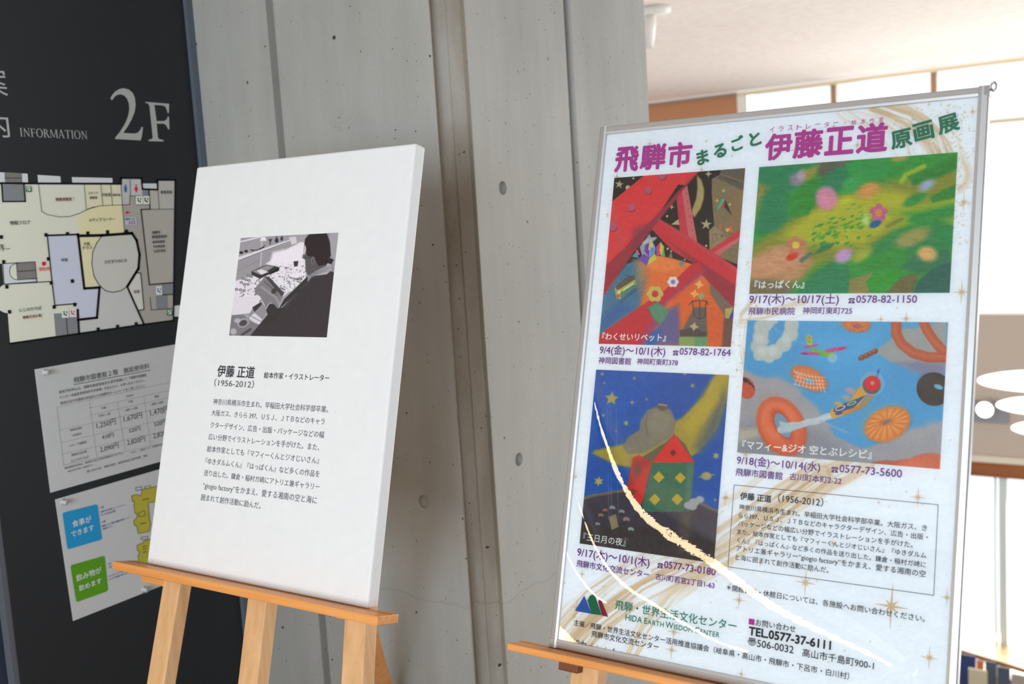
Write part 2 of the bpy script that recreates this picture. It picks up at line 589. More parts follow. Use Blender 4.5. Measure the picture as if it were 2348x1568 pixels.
mb = MB(); wbox(mb, WALL_X - 0.25, WALL_X, PANEL_Y, FRONT_Y, 0, CEIL, charcoal); struct(mb, 'wall_left')
mb = MB(); wbox(mb, WALL_X - 0.25, WALL_X - 0.003, PANEL_Y - 0.013, PANEL_Y, 0, CEIL, flat((98, 102, 110), 0.5)); struct(mb, 'trim_5')
mb = MB(); wbox(mb, WALL_X - 0.25, WALL_X - 0.03, 0.75, PANEL_Y - 0.013, 0, CEIL, flat((52, 58, 78), 0.5)); struct(mb, 'wall_left')
mb = MB(); wbox(mb, WALL_X, WALL_X + 0.013, FRONT_Y - 0.02, FRONT_Y, 0, CEIL, flat((92, 103, 114), 0.45, 1.0, 0.4)); struct(mb, 'trim_1')

# the concrete pier: plan outline pulled up from the storey below to the ceiling
gL = -2.021; s2 = math.sqrt(0.5)
nd = 0.03                                             # depth of the notch along the chamfer
A = np.array([EDGE, FRONT_Y]); B = np.array([SIDE_X, SIDE_Y0]); inn = np.array([-s2, s2]) * nd
plan = [(WALL_X, FRONT_Y),
        (gL - 0.030, FRONT_Y), (gL - 0.027, FRONT_Y + 0.026), (gL - 0.006, FRONT_Y + 0.028), (gL, FRONT_Y - 0.004),
        (gL + 0.007, FRONT_Y - 0.004), (gL + 0.010, FRONT_Y),
        (A[0] - 0.002, A[1]), tuple(A + (0.000, 0.002)), tuple(A + inn + (0.006, 0.006)), tuple((A + B) / 2 + inn * 1.15),
        tuple((A + B) / 2 + inn * 0.85 + (0.002, 0.002)), tuple(B + inn + (-0.004, -0.004)), tuple(B + (0, -0.002)), (SIDE_X, SIDE_Y0 + 0.002),
        (SIDE_X, 2.448), (SIDE_X - 0.030, 2.450), (SIDE_X - 0.030, 2.478), (SIDE_X, 2.484),
        (SIDE_X, SIDE_Y1 - 0.004), (SIDE_X - 0.004, SIDE_Y1), (-2.8, SIDE_Y1), (-2.8, FRONT_Y + 0.3), (WALL_X - 0.1, FRONT_Y + 0.3), (WALL_X - 0.1, FRONT_Y)]
mb = MB(); n = len(plan)
for i in range(n):
    (xa, ya), (xb, yb) = plan[i], plan[(i + 1) % n]
    mt = conc_notch if 7 <= i <= 13 else conc
    mb.face([(xa, ya, -0.25), (xb, yb, -0.25), (xb, yb, CEIL), (xa, ya, CEIL)], mt)
mb.face([(x, y, CEIL) for x, y in plan], conc)
mb.face([(x, y, -0.25) for x, y in reversed(plan)], conc)
pier = struct(mb, 'wall_right')
# tie holes left by the formwork
bm = bmesh.new(); bm.from_mesh(pier.data); bmesh.ops.remove_doubles(bm, verts=bm.verts, dist=1e-5)
bmesh.ops.recalc_face_normals(bm, faces=bm.faces); bm.to_mesh(pier.data); bm.free()
cut = MB()
hole = on_y(972, 1150, FRONT_Y)
tie = [(hole, (0, 1, 0))] + [(on_x(x, y, SIDE_X), (-1, 0, 0)) for x, y in ((1153, 431), (1190, 1053))]
for c, ax in tie:
    cut.lathe(c, ax, [(0.0, -0.02), (0.0165, -0.02), (0.0165, 0.009), (0.0135, 0.012), (0.0, 0.012)], conc, 28)
co = cut.obj('cutter')
bm = bmesh.new(); bm.from_mesh(co.data); bmesh.ops.remove_doubles(bm, verts=bm.verts, dist=1e-6)
bmesh.ops.recalc_face_normals(bm, faces=bm.faces); bm.to_mesh(co.data); bm.free()
md = pier.modifiers.new('tie_holes', 'BOOLEAN'); md.object = co; md.operation = 'DIFFERENCE'; md.solver = 'EXACT'
bpy.context.view_layer.update()
me = bpy.data.meshes.new_from_object(pier.evaluated_get(bpy.context.evaluated_depsgraph_get()))
pier.modifiers.clear(); pier.data = me
bpy.data.objects.remove(co)

# window wall of the hall
tan = flat((188, 132, 94), 0.6, 1.0)
white_reveal = flat((236, 230, 220), 0.6)
beige = flat((190, 172, 155), 0.28, 0.95, 0.6)
bar = flat((214, 196, 168), 0.5)
brown_mull = flat((168, 132, 100), 0.5)
WX0 = -0.412 * FAR_Y; WX1 = 4.0


def zf(r): return EZ + r * FAR_Y


mb = MB(); wbox(mb, -9, WX0, FAR_Y, FAR_Y + 0.3, LOW_Z, CEIL, tan); struct(mb, 'wall_far')
mb = MB(); wbox(mb, WX0, WX1, FAR_Y, FAR_Y + 0.3, zf(-0.238), zf(-0.112), beige); struct(mb, 'wall_spandrel')
mb = MB(); wbox(mb, WX0, WX1, FAR_Y - 0.05, FAR_Y + 0.3, zf(-0.2435), zf(-0.238), flat((222, 210, 194), 0.5)); struct(mb, 'trim_2')
mb = MB(); wbox(mb, WX0, WX1, FAR_Y - 0.03, FAR_Y + 0.25, zf(-0.257), zf(-0.2435), wood_mat('window_head_wood', (160, 96, 48), (130, 72, 34), 0, 0.3)); struct(mb, 'trim_3')
mb = MB(); wbox(mb, WX0, WX1, FAR_Y, FAR_Y + 0.3, LOW_Z, LOW_Z + 0.4, beige); struct(mb, 'wall_low')
mb = MB(); wbox(mb, -9, WX0 - 0.001, FAR_Y - 0.04, FAR_Y - 0.001, CEIL - 0.03, CEIL, flat((150, 130, 118), 0.6)); struct(mb, 'shadow_line_strip')  # dark strip painting the soft shadow line where wall meets ceiling

pane_mat = glass_mat('window_glass', (0.97, 0.99, 0.99))
win = MB()
wbox(win, WX0, WX1, FAR_Y - 0.02, FAR_Y + 0.05, zf(0.1005), CEIL, bar)
wbox(win, WX0, WX0 + 0.09, FAR_Y - 0.01, FAR_Y + 0.3, zf(-0.112), CEIL, white_reveal)
wbox(win, WX0, WX1, FAR_Y, FAR_Y + 0.06, zf(0.0517), zf(0.0550), bar)
win_o = struct(win, 'window_1')
k = -0.3186
while k * FAR_Y < WX1:
    m1 = MB(); wbox(m1, k * FAR_Y - 0.03, k * FAR_Y + 0.03, FAR_Y + 0.005, FAR_Y + 0.08, zf(-0.112), zf(0.1005), brown_mull)
    m1.obj('mullion', win_o); k += 0.0883
m1 = MB(); wbox(m1, WX0 + 0.09, WX1, FAR_Y + 0.04, FAR_Y + 0.046, zf(-0.112), zf(0.1005), pane_mat); m1.obj('pane', win_o)
low = MB(); wbox(low, -0.177 * FAR_Y - 0.035, -0.177 * FAR_Y + 0.035, FAR_Y, FAR_Y + 0.08, LOW_Z + 0.4, zf(-0.257), flat((205, 212, 208), 0.5))
wbox(low, -0.1835 * FAR_Y - 0.012, -0.1835 * FAR_Y + 0.012, FAR_Y + 0.02, FAR_Y + 0.05, LOW_Z + 0.4, zf(-0.257), flat((225, 232, 232), 0.5))
low_o = struct(low, 'window_2')
m1 = MB(); wbox(m1, WX0, WX1, FAR_Y + 0.04, FAR_Y + 0.046, LOW_Z + 0.4, zf(-0.257), pane_mat); m1.obj('pane', low_o)

# ================================================================== THE WALL SIGN
INFO = Plane((WALL_X, 0, EZ), (0, 1, 0), (0, 0, 1))        # u = y, v = height over the eye
grey_vinyl = flat((196, 200, 198), 0.5, 0.9)


def on_info(z, pts): return [INFO.px(z(x, y)) for x, y in pts]


z1 = zoom(0, 0, 3.92)
c0 = INFO.p(*INFO.px((330, 320)))
e = empty('floor_number', tuple(c0), 'large pale 2F lettering high on the dark wall', 'sign lettering')
m1 = MB(); m1.poly(INFO, on_info(z1, [(988, 885), (1005, 902), (1030, 868), (1055, 852), (1085, 848), (1115, 860), (1140, 890), (1155, 930), (1160, 975), (1152, 1030), (1135, 1080), (1110, 1130), (1075, 1185), (1028, 1243), (1035, 1250), (1262, 1262), (1272, 1230), (1283, 1145), (1270, 1140), (1258, 1165), (1240, 1190), (1210, 1200), (1105, 1195), (1150, 1130), (1185, 1065), (1208, 1005), (1217, 945), (1210, 880), (1190, 835), (1155, 805), (1110, 793), (1070, 800), (1030, 825), (1005, 855)]), 0.0012, grey_vinyl)
m1.obj('numeral', e)
m1 = MB(); m1.poly(INFO, on_info(z1, [(1303, 915), (1518, 933), (1515, 1015), (1505, 1018), (1495, 985), (1480, 955), (1455, 948), (1385, 943), (1405, 1088), (1470, 1088), (1495, 1075), (1505, 1047), (1517, 1050), (1520, 1165), (1508, 1160), (1490, 1125), (1470, 1112), (1405, 1112), (1418, 1240), (1430, 1250), (1468, 1260), (1467, 1272), (1333, 1268), (1335, 1255), (1360, 1250), (1370, 1235), (1340, 950), (1325, 930), (1305, 925)]), 0.0012, grey_vinyl)
m1.obj('letter', e)


def serif_word(mb, pl, word, a, b, cap, mat, n):
    """roman capitals drawn with thick and thin strokes"""
    A, B = np.array(pl.px(a)), np.array(pl.px(b))
    adv = {'I': .36, 'N': .80, 'F': .60, 'O': .80, 'R': .70, 'M': .95, 'A': .78, 'T': .68}
    tot = sum(adv[c] for c in word); d = (B - A); q = np.array([0, cap])
    K, H, S = .115, .05, .035

    def put(x, polys):
        for p in polys:
            mb.poly(pl, [A + d * ((x + px_) / tot) + q * py for px_, py in p], n, mat)

    def stem(x, w=K, sl=0.0, s0=True, s1=True):
        r = [[(x + sl - w / 2, 0), (x + sl + w / 2, 0), (x + w / 2, 1), (x - w / 2, 1)]]
        if s0: r.append([(x + sl - w / 2 - .08, 0), (x + sl + w / 2 + .08, 0), (x + sl + w / 2 + .08, S), (x + sl - w / 2 - .08, S)])
        if s1: r.append([(x - w / 2 - .08, 1 - S), (x + w / 2 + .08, 1 - S), (x + w / 2 + .08, 1), (x - w / 2 - .08, 1)])
        return r

    def ring(cx, cy, rx, ry, tx, ty, a0=0, a1=360, k=20):
        r = []
        for i in range(k):
            t0, t1 = math.radians(a0 + (a1 - a0) * i / k), math.radians(a0 + (a1 - a0) * (i + 1) / k)
            r.append([(cx + rx * math.cos(t0), cy + ry * math.sin(t0)), (cx + rx * math.cos(t1), cy + ry * math.sin(t1)),
                      (cx + (rx - tx) * math.cos(t1), cy + (ry - ty) * math.sin(t1)), (cx + (rx - tx) * math.cos(t0), cy + (ry - ty) * math.sin(t0))])
        return r
    x = 0
    for c in word:
        w = adv[c]
        if c == 'I': P = stem(w / 2)
        elif c == 'N': P = stem(.16, H) + stem(.66, H, 0, False) + [[(.62, 0), (.70, 0), (.22, 1), (.08, 1)]]
        elif c == 'F': P = stem(.17) + [[(.17, 1 - H), (.52, 1 - H), (.52, 1), (.17, 1)], [(.49, .80), (.53, .80), (.53, 1), (.49, 1)], [(.17, .48), (.44, .48), (.44, .53), (.17, .53)], [(.42, .40), (.455, .40), (.455, .61), (.42, .61)]]
        elif c == 'O': P = ring(w / 2, .5, .36, .52, .11, .05)
        elif c == 'R': P = stem(.16) + ring(.22, .75, .28, .25, .10, .05, -90, 90, 12) + [[(.30, .52), (.42, .52), (.68, 0), (.54, 0)]]
        elif c == 'M': P = stem(.15, H, -.03) + stem(.80, K, .03) + [[(.10, 1), (.24, 1), (.51, .05), (.45, .05)], [(.74, 1), (.80, 1), (.51, .05), (.46, .05)]]
        elif c == 'A': P = [[(.40, 1), (.34, 1), (.08, 0), (.13, 0)], [(.36, 1), (.44, 1), (.70, 0), (.57, 0)], [(.2, .32), (.55, .32), (.55, .37), (.2, .37)], [(.0, 0), (.22, 0), (.22, S), (0, S)], [(.5, 0), (.78, 0), (.78, S), (.5, S)]]
        else: P = stem(w / 2, K, 0, True, False) + [[(.04, 1 - H), (.64, 1 - H), (.64, 1), (.04, 1)], [(.03, .8), (.065, .8), (.065, 1), (.03, 1)], [(.615, .8), (.65, .8), (.65, 1), (.615, 1)]]
        put(x, P); x += w


m1 = MB(); serif_word(m1, INFO, 'INFORMATION', (45, 313), (201, 319.5), INFO.px((45, 293))[1] - INFO.px((45, 313))[1], grey_vinyl, 0.0012)
tag(m1.obj('word_lettering'), 'small pale word INFORMATION left of the large numeral', 'sign lettering')
m1 = MB(); glyph_in_box(m1, INFO, '案', (-42, 156, 15, 219), grey_vinyl, 0.0012); tag(m1.obj('kanji_lettering'), 'upper pale kanji cut off by the left picture edge', 'sign lettering')
m1 = MB(); glyph_in_box(m1, INFO, '内', (-38, 258, 20, 315), grey_vinyl, 0.0012); tag(m1.obj('kanji_lettering'), 'lower pale kanji left of the word INFORMATION', 'sign lettering')

# ---------------------------------------------------------------- floor map on the dark wall
zm = zoom(0, 380, 3.733)
mp = MB(); MK = 1.62
kb = lambda c: ink(c, MK)
base, yel, blu, dgr, rgr, wht, ovl = kb((196, 199, 186)), kb((202, 197, 160)), kb((180, 186, 203)), kb((118, 121, 126)), kb((152, 150, 144)), kb((188, 192, 197)), kb((180, 181, 176))
black = ink((18, 20, 22)); thin = ink((70, 72, 72)); red = kb((190, 35, 45)); grn = kb((20, 90, 60)); blue = kb((40, 90, 170))
def mpoly(pts, mat, lay): mp.poly(INFO, on_info(zm, pts), 0.0006 + 0.00025 * lay, mat)
def mline(pts, w, mat, lay=8, closed=False): mp.line(INFO, on_info(zm, pts), w, 0.0006 + 0.00025 * lay, mat, closed)
mpoly([(-400, 145), (1030, 155), (1030, 105), (1205, 107), (1213, 200), (1340, 205), (1345, 122), (1495, 122), (1480, 1325), (1228, 1358), (670, 1437), (85, 1520), (65, 1262), (40, 1258), (0, 1240), (-20, 1150), (0, 1040), (30, 1015), (15, 838), (-400, 830)], base, 0)
for r in ([(-200, 45), (235, 68), (240, 146), (-200, 140)], [(320, 78), (515, 90), (520, 147), (325, 147)], [(613, 97), (960, 105), (963, 145), (618, 145)], [(1215, 152), (1340, 152), (1343, 200), (1218, 200)], [(1485, 1200), (1560, 1190), (1555, 1290), (1480, 1290)]): mpoly(r, wht, 0)
mpoly([(1032, 107), (1203, 109), (1213, 200), (1345, 207), (1345, 122), (1495, 122), (1480, 1325), (1228, 1356), (1085, 1035), (1185, 870), (1190, 740), (1130, 578), (1062, 572)], rgr, 1)
mpoly([(1345, 122), (1495, 122), (1490, 370), (1280, 370), (1280, 205), (1345, 205)], kb((165, 164, 158)), 2)
mpoly([(1035, 110), (1110, 110), (1105, 330), (1045, 333)], kb((170, 172, 172)), 2); mpoly([(1110, 110), (1203, 109), (1213, 200), (1213, 250), (1108, 258)], kb((175, 176, 178)), 2)
mpoly([(1203, 375), (1488, 370), (1478, 1000), (1273, 1018)], kb((158, 156, 150)), 2)
mpoly([(735, 380), (790, 352), (850, 345), (1042, 335), (1060, 572), (690, 590), (660, 470)], yel, 1)
mpoly([(715, 160), (1028, 157), (1042, 333), (860, 342), (735, 380)], kb((200, 197, 172)), 1)
mpoly([(400, 597), (663, 588), (717, 1050), (845, 1045), (825, 1298), (662, 1316), (650, 1180), (462, 1195)], blu, 1)
mpoly([(670, 1330), (825, 1300), (847, 1045), (1085, 1038), (1225, 1356), (672, 1436)], kb((178, 180, 180)), 1)
mpoly([(672, 602), (870, 596), (810, 680), (782, 830), (800, 960), (842, 1040), (717, 1050)], yel, 2)
ov = [(870, 598), (1125, 578), (1165, 640), (1190, 760), (1180, 880), (1085, 1033), (1030, 1070), (960, 1083), (900, 1070), (845, 1020), (800, 940), (783, 840), (790, 740), (825, 660)]
mpoly(ov, ovl, 3); mline(ov, 0.0022, thin, 4, True)
mpoly([(1085, 1035), (1165, 915), (1200, 920), (1228, 1230), (1180, 1238)], kb((188, 189, 186)), 3)
for r in ([(10, 162), (200, 160), (212, 305), (20, 307)], [(458, 1265), (520, 1262), (655, 1225), (668, 1437), (475, 1462)], [(1220, 208), (1268, 208), (1268, 258), (1222, 258)], [(1385, 1005), (1478, 1000), (1478, 1100), (1388, 1105)], [(1330, 1115), (1430, 1108), (1435, 1222), (1338, 1230)]): mpoly(r, dgr, 3)
# stairs
for x0, y0, x1, y1, sk, nx in ((38, 55, 178, 146, 5, 20), (135, 828, 296, 975, 12, 22)):
    mpoly([(x0, y0), (x1, y0 - (4 if sk > 6 else -10)), (x1 + sk, y1 - 6), (x0 + sk, y1)], kb((176, 176, 172)), 3)
    for i in range(nx + 1):
        t = x0 + (x1 - x0) * i / nx; mline([(t, y0), (t + sk, y1 - 4)], 0.0011, thin, 4)
mpoly([(20, 845), (135, 830), (150, 975), (300, 965), (310, 990), (32, 1012)], wht, 2)
mpoly([(140, 838), (90, 855), (78, 900), (95, 960), (150, 977)], base, 3); mline([(140, 838), (105, 845), (84, 870), (78, 905), (88, 945), (112, 968), (150, 977), (305, 965)], 0.0014, thin, 4)
mline([(18, 838), (295, 822), (312, 992), (32, 1014), (18, 838)], 0.0016, thin, 5); mline([(142, 905), (300, 895)], 0.0016, thin, 5); mline([(40, 105), (178, 105)], 0.0016, thin, 5)
for pts, w in (([(-400, 148), (1032, 155), (1032, 105), (1205, 107), (1215, 200), (1345, 205), (1345, 122), (1495, 122), (1480, 1325), (1228, 1358), (672, 1437), (85, 1522)], .0045),
               ([(400, 597), (663, 588)], .004), ([(663, 588), (717, 1050), (847, 1042), (825, 1300), (664, 1318)], .006), ([(663, 600), (868, 596), (1125, 578), (1165, 640), (1190, 760), (1180, 880), (1085, 1033)], .0068),
               ([(1085, 1035), (1228, 1358)], .005), ([(662, 1235), (672, 1437)], .005), ([(400, 597), (440, 990), (465, 1195), (650, 1180)], .0026), ([(30, 1015), (440, 990)], .002),
               ([(1203, 375), (1275, 1018), (1478, 1000)], .003), ([(1203, 375), (1280, 372), (1270, 205)], .003), ([(10, 162), (20, 307), (212, 305), (200, 160)], .003),
               ([(1085, 1035), (1165, 915), (1200, 920), (1228, 1230), (1180, 1238)], .0024), ([(1062, 572), (1125, 578)], .005),
               ([(1280, 1125), (1290, 1235), (1478, 1220)], .0015), ([(1388, 1105), (1478, 1100)], .0022), ([(560, 1262), (575, 1450)], .0015)):
    mline(pts, w, black, 6)
for pts in ([(325, 160), (352, 390), (400, 418), (500, 438), (590, 435), (680, 405), (760, 365), (850, 343), (1105, 333), (1108, 258), (1213, 258)], [(715, 160), (735, 378)], [(858, 160), (875, 340)], [(942, 158), (958, 338)], [(1108, 110), (1112, 258)], [(1345, 205), (1360, 370)], [(1203, 375), (1488, 370)], [(1062, 572), (1042, 333), (1030, 155)], [(1155, 262), (1160, 333), (1275, 333)]):
    mline(pts, 0.0013, thin, 7)
for x, y in ((387, 592), (571, 583), (745, 578), (914, 567), (1076, 562), (408, 797), (432, 1002), (613, 987), (457, 1208), (633, 1188), (75, 1250), (52, 1036), (25, 822), (5, 610), (834, 1400), (1000, 1376), (1159, 1355)):
    mpoly([(x - 13, y - 15), (x + 13, y - 16), (x + 15, y + 15), (x - 11, y + 16)], black, 8)
mpoly([(370 + 17 * math.cos(t), 838 + 19 * math.sin(t)) for t in np.linspace(0, 6.2, 16)], red, 8)
mpoly([(1065, 400), (1085, 385), (1085, 394), (1107, 396), (1107, 404), (1086, 406), (1086, 415)], red, 8)
for x, c in ((1068, blue), (1160, red)):     # toilet pictograms
    mpoly([(x + 7 * math.cos(t), 167 + 8 * math.sin(t)) for t in np.linspace(0, 6.2, 12)], c, 8)
    if c is blue: mpoly([(x - 11, 178), (x + 11, 178), (x + 12, 200), (x + 6, 228), (x - 4, 228), (x - 10, 200)], c, 8)
    else: mpoly([(x - 6, 178), (x + 6, 178), (x + 16, 208), (x + 6, 209), (x + 5, 228), (x - 4, 228), (x - 6, 209), (x - 16, 208)], c, 8)
for x, y, c in ((240, 200, grn), (1448, 1257, grn)):     # exit pictograms
    mpoly([(x - 24, y - 25), (x + 23, y - 25), (x + 25, y + 25), (x - 22, y + 25)], c, 8)
    mpoly([(x - 18, y - 20), (x + 18, y - 20), (x + 19, y - 12), (x - 8, y - 12), (x - 8, y + 2), (x - 18, y + 2)], base, 9)
    mpoly([(x - 2, y - 4), (x + 10, y - 8), (x + 16, y + 4), (x + 10, y + 20), (x + 2, y + 8), (x - 10, y + 20), (x - 16, y + 18), (x - 4, y + 6)], base, 9)
for x, y, c, w in ((1186, 296, grn, 30), (1246, 296, black, 26), (552, 1266, grn, 30), (617, 1260, red, 30), (1355, 1068, blue, 26)):
    mpoly([(x - w, y - 36), (x + w, y - 38), (x + w + 2, y + 34), (x - w + 2, y + 36)], kb((200, 202, 198)), 8)
    mpoly([(x - 10 + 7 * math.cos(t), y - 16 + 7 * math.sin(t)) for t in np.linspace(0, 6.2, 10)], c, 9)
    mpoly([(x - 14, y - 8), (x - 4, y - 8), (x - 2, y + 4), (x + 10, y + 4), (x + 16, y + 20), (x + 6, y + 20), (x + 2, y + 12), (x - 12, y + 12)], c, 9)
    mpoly([(x + 8, y - 22), (x + 16, y - 22), (x + 18, y - 2), (x + 10, y - 2)], c, 9)
mpoly([(1062, 440), (1165, 440), (1168, 505), (1068, 508)], kb((170, 174, 186)), 7)
for r in ([(462, 262), (620, 262), (622, 305), (464, 305)], [(182, 1275), (350, 1268), (353, 1308), (184, 1316)]): mpoly(r, kb((206, 196, 178)), 7)
ctr = INFO.p(*INFO.px((200, 600)))
e = empty('floor_map', tuple(ctr), 'large colour coded floor plan mounted on the dark wall below the 2F lettering', 'map')
dk = ink((52, 54, 52)); n_t = 0.0032
for s, a, b, c in (('情報視聴室', (470, 300), (610, 302), dk), ('メディア', (748, 245), (832, 245), dk), ('編集室', (762, 284), (828, 285), dk), ('印刷室', (868, 262), (944, 262), dk), ('資料室', (958, 262), (1024, 262), dk),
                   ('情報フロア', (80, 508), (255, 500), dk), ('メディアコーナー', (755, 480), (980, 470), dk), ('中庭', (712, 682), (764, 682), dk), ('テラス', (700, 718), (784, 715), dk), ('吹抜', (520, 820), (576, 818), dk),
                   ('ひだまりのにわ', (890, 835), (1082, 826), dk), ('吹抜', (1140, 1092), (1190, 1088), dk), ('現在地', (326, 900), (422, 896), red), ('にじのひろば', (160, 1250), (350, 1232), dk), ('情報交流広場', (188, 1308), (346, 1296), dk),
                   ('教育長室', (1370, 240), (1468, 240), dk), ('飛騨市', (1296, 584), (1366, 582), dk), ('教育委員会', (1296, 622), (1424, 618), dk), ('教育総務課', (1300, 664), (1404, 660), dk), ('学校教育課', (1306, 704), (1406, 698), dk), ('生涯学習課', (1310, 744), (1410, 736), dk),
                   ('情報センター', (1066, 464), (1162, 462), ink((60, 70, 120))), ('入口', (1092, 500), (1150, 498), ink((60, 70, 120))), ('コーナー', (-70, 738), (80, 730), dk), ('学習室', (-70, 708), (28, 704), dk)):
    m_txt = MB(); text(m_txt, INFO, s, zm(*a), zm(*b), c, n_t, 0.012); m_txt.obj('room_name', e)
mp.obj('map_print', e)

# ---------------------------------------------------------------- paper notices pinned below the map
paper = flat((228, 231, 234), 0.6, 0.84, 0.3)
grey_ink = ink((92, 95, 98)); lt_ink = ink((120, 122, 124)); fade = ink((165, 167, 170))


def sheet(name, label, tl, bl, w, rise, curl=0.006):
    """A3 sheet as a slightly curled grid; returns its own plane and the object"""
    T0, B0 = np.array(INFO.px(tl)), np.array(INFO.px(bl))
    t = T0 - B0; h = np.hypot(*t); t /= h
    r = np.array([math.cos(rise), math.sin(rise)])
    pl = Plane(INFO.p(*B0), INFO.U * r[0] + INFO.T * r[1], INFO.U * t[0] + INFO.T * t[1])
    pl.N = INFO.N
    e = empty(name, tuple(pl.p(w / 2, 0)), label, 'notice')
    g = MB(); nu, nv = 14, 10
    V = [pl.p(w * i / nu, h * j / nv, 0.0012) for j in range(nv + 1) for i in range(nu + 1)]
    F = [(j * (nu + 1) + i, j * (nu + 1) + i + 1, (j + 1) * (nu + 1) + i + 1, (j + 1) * (nu + 1) + i) for j in range(nv) for i in range(nu)]
    g.mesh(V, F, paper)
    o = g.obj('sheet', e)
    sd = o.modifiers.new('thickness', 'SOLIDIFY'); sd.thickness = 0.0004; sd.offset = -1
    return pl, h, e


P1, h1, e1 = sheet('paper_notice', 'white fee table sheet pinned to dark wall directly under the floor map', (78.4, 846.8), (114.5, 1129.6), 0.42, 0.012)
z3 = zoom(60, 780, 4.6125)
t1 = MB()
text(t1, P1, '飛騨市図書館２階　施設使用料', z3(500, 445), z3(1300, 305), grey_ink, 0.002, 0.004)
t1.line(P1, [P1.px(z3(500, 470)), P1.px(z3(1308, 315))], 0.0015, 0.002, grey_ink)
for s, a, b in (('使用予約申込は、飛騨市教育委員会生涯学習課にて「飛騨市図書館', (342, 565), (1268, 380)), ('センター会議室等使用許可申請書」を記入の上、お申し込みください。', (350, 618), (1245, 438)), ('使用方法や冷暖房の料金などは飛騨市ホームページをご覧ください。', (356, 678), (1252, 498))):
    text(t1, P1, s, z3(*a), z3(*b), lt_ink, 0.002, 0.008)
for s, a, b in (('室使用料', (1055, 602), (1128, 588)), ('午前', (790, 735), (842, 722)), ('午後', (1075, 668), (1125, 655)), ('夜間', (1352, 612), (1398, 600)), ('午前9～12時', (760, 812), (888, 788)), ('13時～17時', (1042, 755), (1175, 728)), ('18時～22時', (1322, 692), (1445, 665)),
                ('視聴覚会議室', (455, 962), (585, 935)), ('（半室料）', (480, 1020), (580, 1000)), ('メディア編集室', (455, 1130), (635, 1085)), ('情報交流広場', (475, 1225), (635, 1190)), ('（にじのひろば）', (470, 1290), (660, 1245)),
                ('使用時間の延長は、使用料の区分の単位時間あたりとする。', (400, 1362), (1022, 1205)), ('※営利目的の場合、別途加算する。', (435, 1395), (710, 1325)), ('問い合わせ先　飛騨市役所　教育委員会生涯学習課　電話', (640, 1392), (1280, 1235)), ('ただし、一般用として、使用料の料金割増の場合がある。', (1100, 1190), (1620, 1070))):
    text(t1, P1, s, z3(*a), z3(*b), lt_ink, 0.002, 0.006)
for s, a, b in (('1,250円', (742, 935), (945, 888)), ('1,670円', (1030, 865), (1225, 820)), ('1,470円', (1310, 803), (1510, 757)), ('410円', (798, 1052), (922, 1020)), ('520円', (1085, 980), (1205, 952)), ('520円', (1352, 915), (1475, 885)), ('2,090円', (780, 1185), (975, 1137)), ('2,820円', (1065, 1112), (1255, 1065)), ('2,820円', (1340, 1040), (1530, 995))):
    text(t1, P1, s, z3(*a), z3(*b), grey_ink, 0.002, 0.0)
for a, b in (((320, 708), (1620, 420)), ((663, 715), (1620, 505)), ((685, 790), (1620, 578)), ((350, 950), (1620, 670)), ((362, 1080), (1620, 800)), ((372, 1205), (1620, 925)), ((390, 1320), (1620, 1050)), ((320, 708), (392, 1320)), ((663, 640), (742, 1235)), ((960, 650), (1040, 1168)), ((1240, 592), (1310, 1110))):
    t1.line(P1, [P1.px(z3(*a)), P1.px(z3(*b))], 0.0008, 0.002, fade)
t1.obj('table_print', e1)

P2, h2, e2 = sheet('paper_notice', 'white sheet with blue and green squares pinned lowest on the dark wall', (125.5, 1145), (166.7, 1423.6), 0.42, 0.012)
z4 = zoom(100, 1060, 4.125)
t2 = MB(); cyan = ink((38, 150, 205), 1.15); lime = ink((92, 158, 32), 1.1); wh = ink((235, 240, 240)); mus = ink((186, 180, 70), 1.1); olv = ink((90, 88, 40))


def rounded(pl, pts, r, k=5):
    """rounded quad from four photo corners"""
    q = [np.array(pl.px(z4(*p))) for p in pts]; out = []
    for i in range(4):
        p, a, b = q[i], q[i - 1], q[(i + 1) % 4]
        da, db = (a - p) / np.linalg.norm(a - p), (b - p) / np.linalg.norm(b - p)
        for j in range(k + 1):
            t = j / k; out.append(p + da * r * (1 - t) ** 2 + db * r * t ** 2)
    return out


t2.poly(P2, rounded(P2, [(193, 468), (522, 378), (560, 715), (235, 818)], 0.006), 0.002, cyan)
t2.poly(P2, rounded(P2, [(258, 968), (580, 868), (608, 1205), (308, 1320)], 0.006), 0.002, lime)
for s, a, b in (('食事が', (285, 600), (465, 552)), ('できます', (272, 690), (488, 635)), ('飲み物が', (312, 1112), (552, 1040)), ('飲めます', (335, 1205), (550, 1140))):
    text(t2, P2, s, z4(*a), z4(*b), wh, 0.0026, 0.012)
for s, a, b in (('１階', (548, 422), (582, 412)), ('情報交流広場のフリースペース', (550, 458), (780, 392)), ('（イスのある席）', (555, 490), (692, 452)), ('２階', (560, 562), (595, 548)), ('閲覧フロア横と情報学習コーナー', (562, 592), (832, 512)), ('中庭テラス', (568, 625), (662, 595)), ('１階', (610, 960), (638, 950)), ('２階', (614, 992), (642, 980)), ('すべてのフロアで飲めます', (612, 1068), (800, 1012)), ('（ふた付き容器に限ります）', (615, 1098), (800, 1040))):
    text(t2, P2, s, z4(*a), z4(*b), ink((70, 105, 150)), 0.002, 0.008)


def t2p(pts, mat, n): t2.poly(P2, [P2.px(z4(*p)) for p in pts], n, mat)


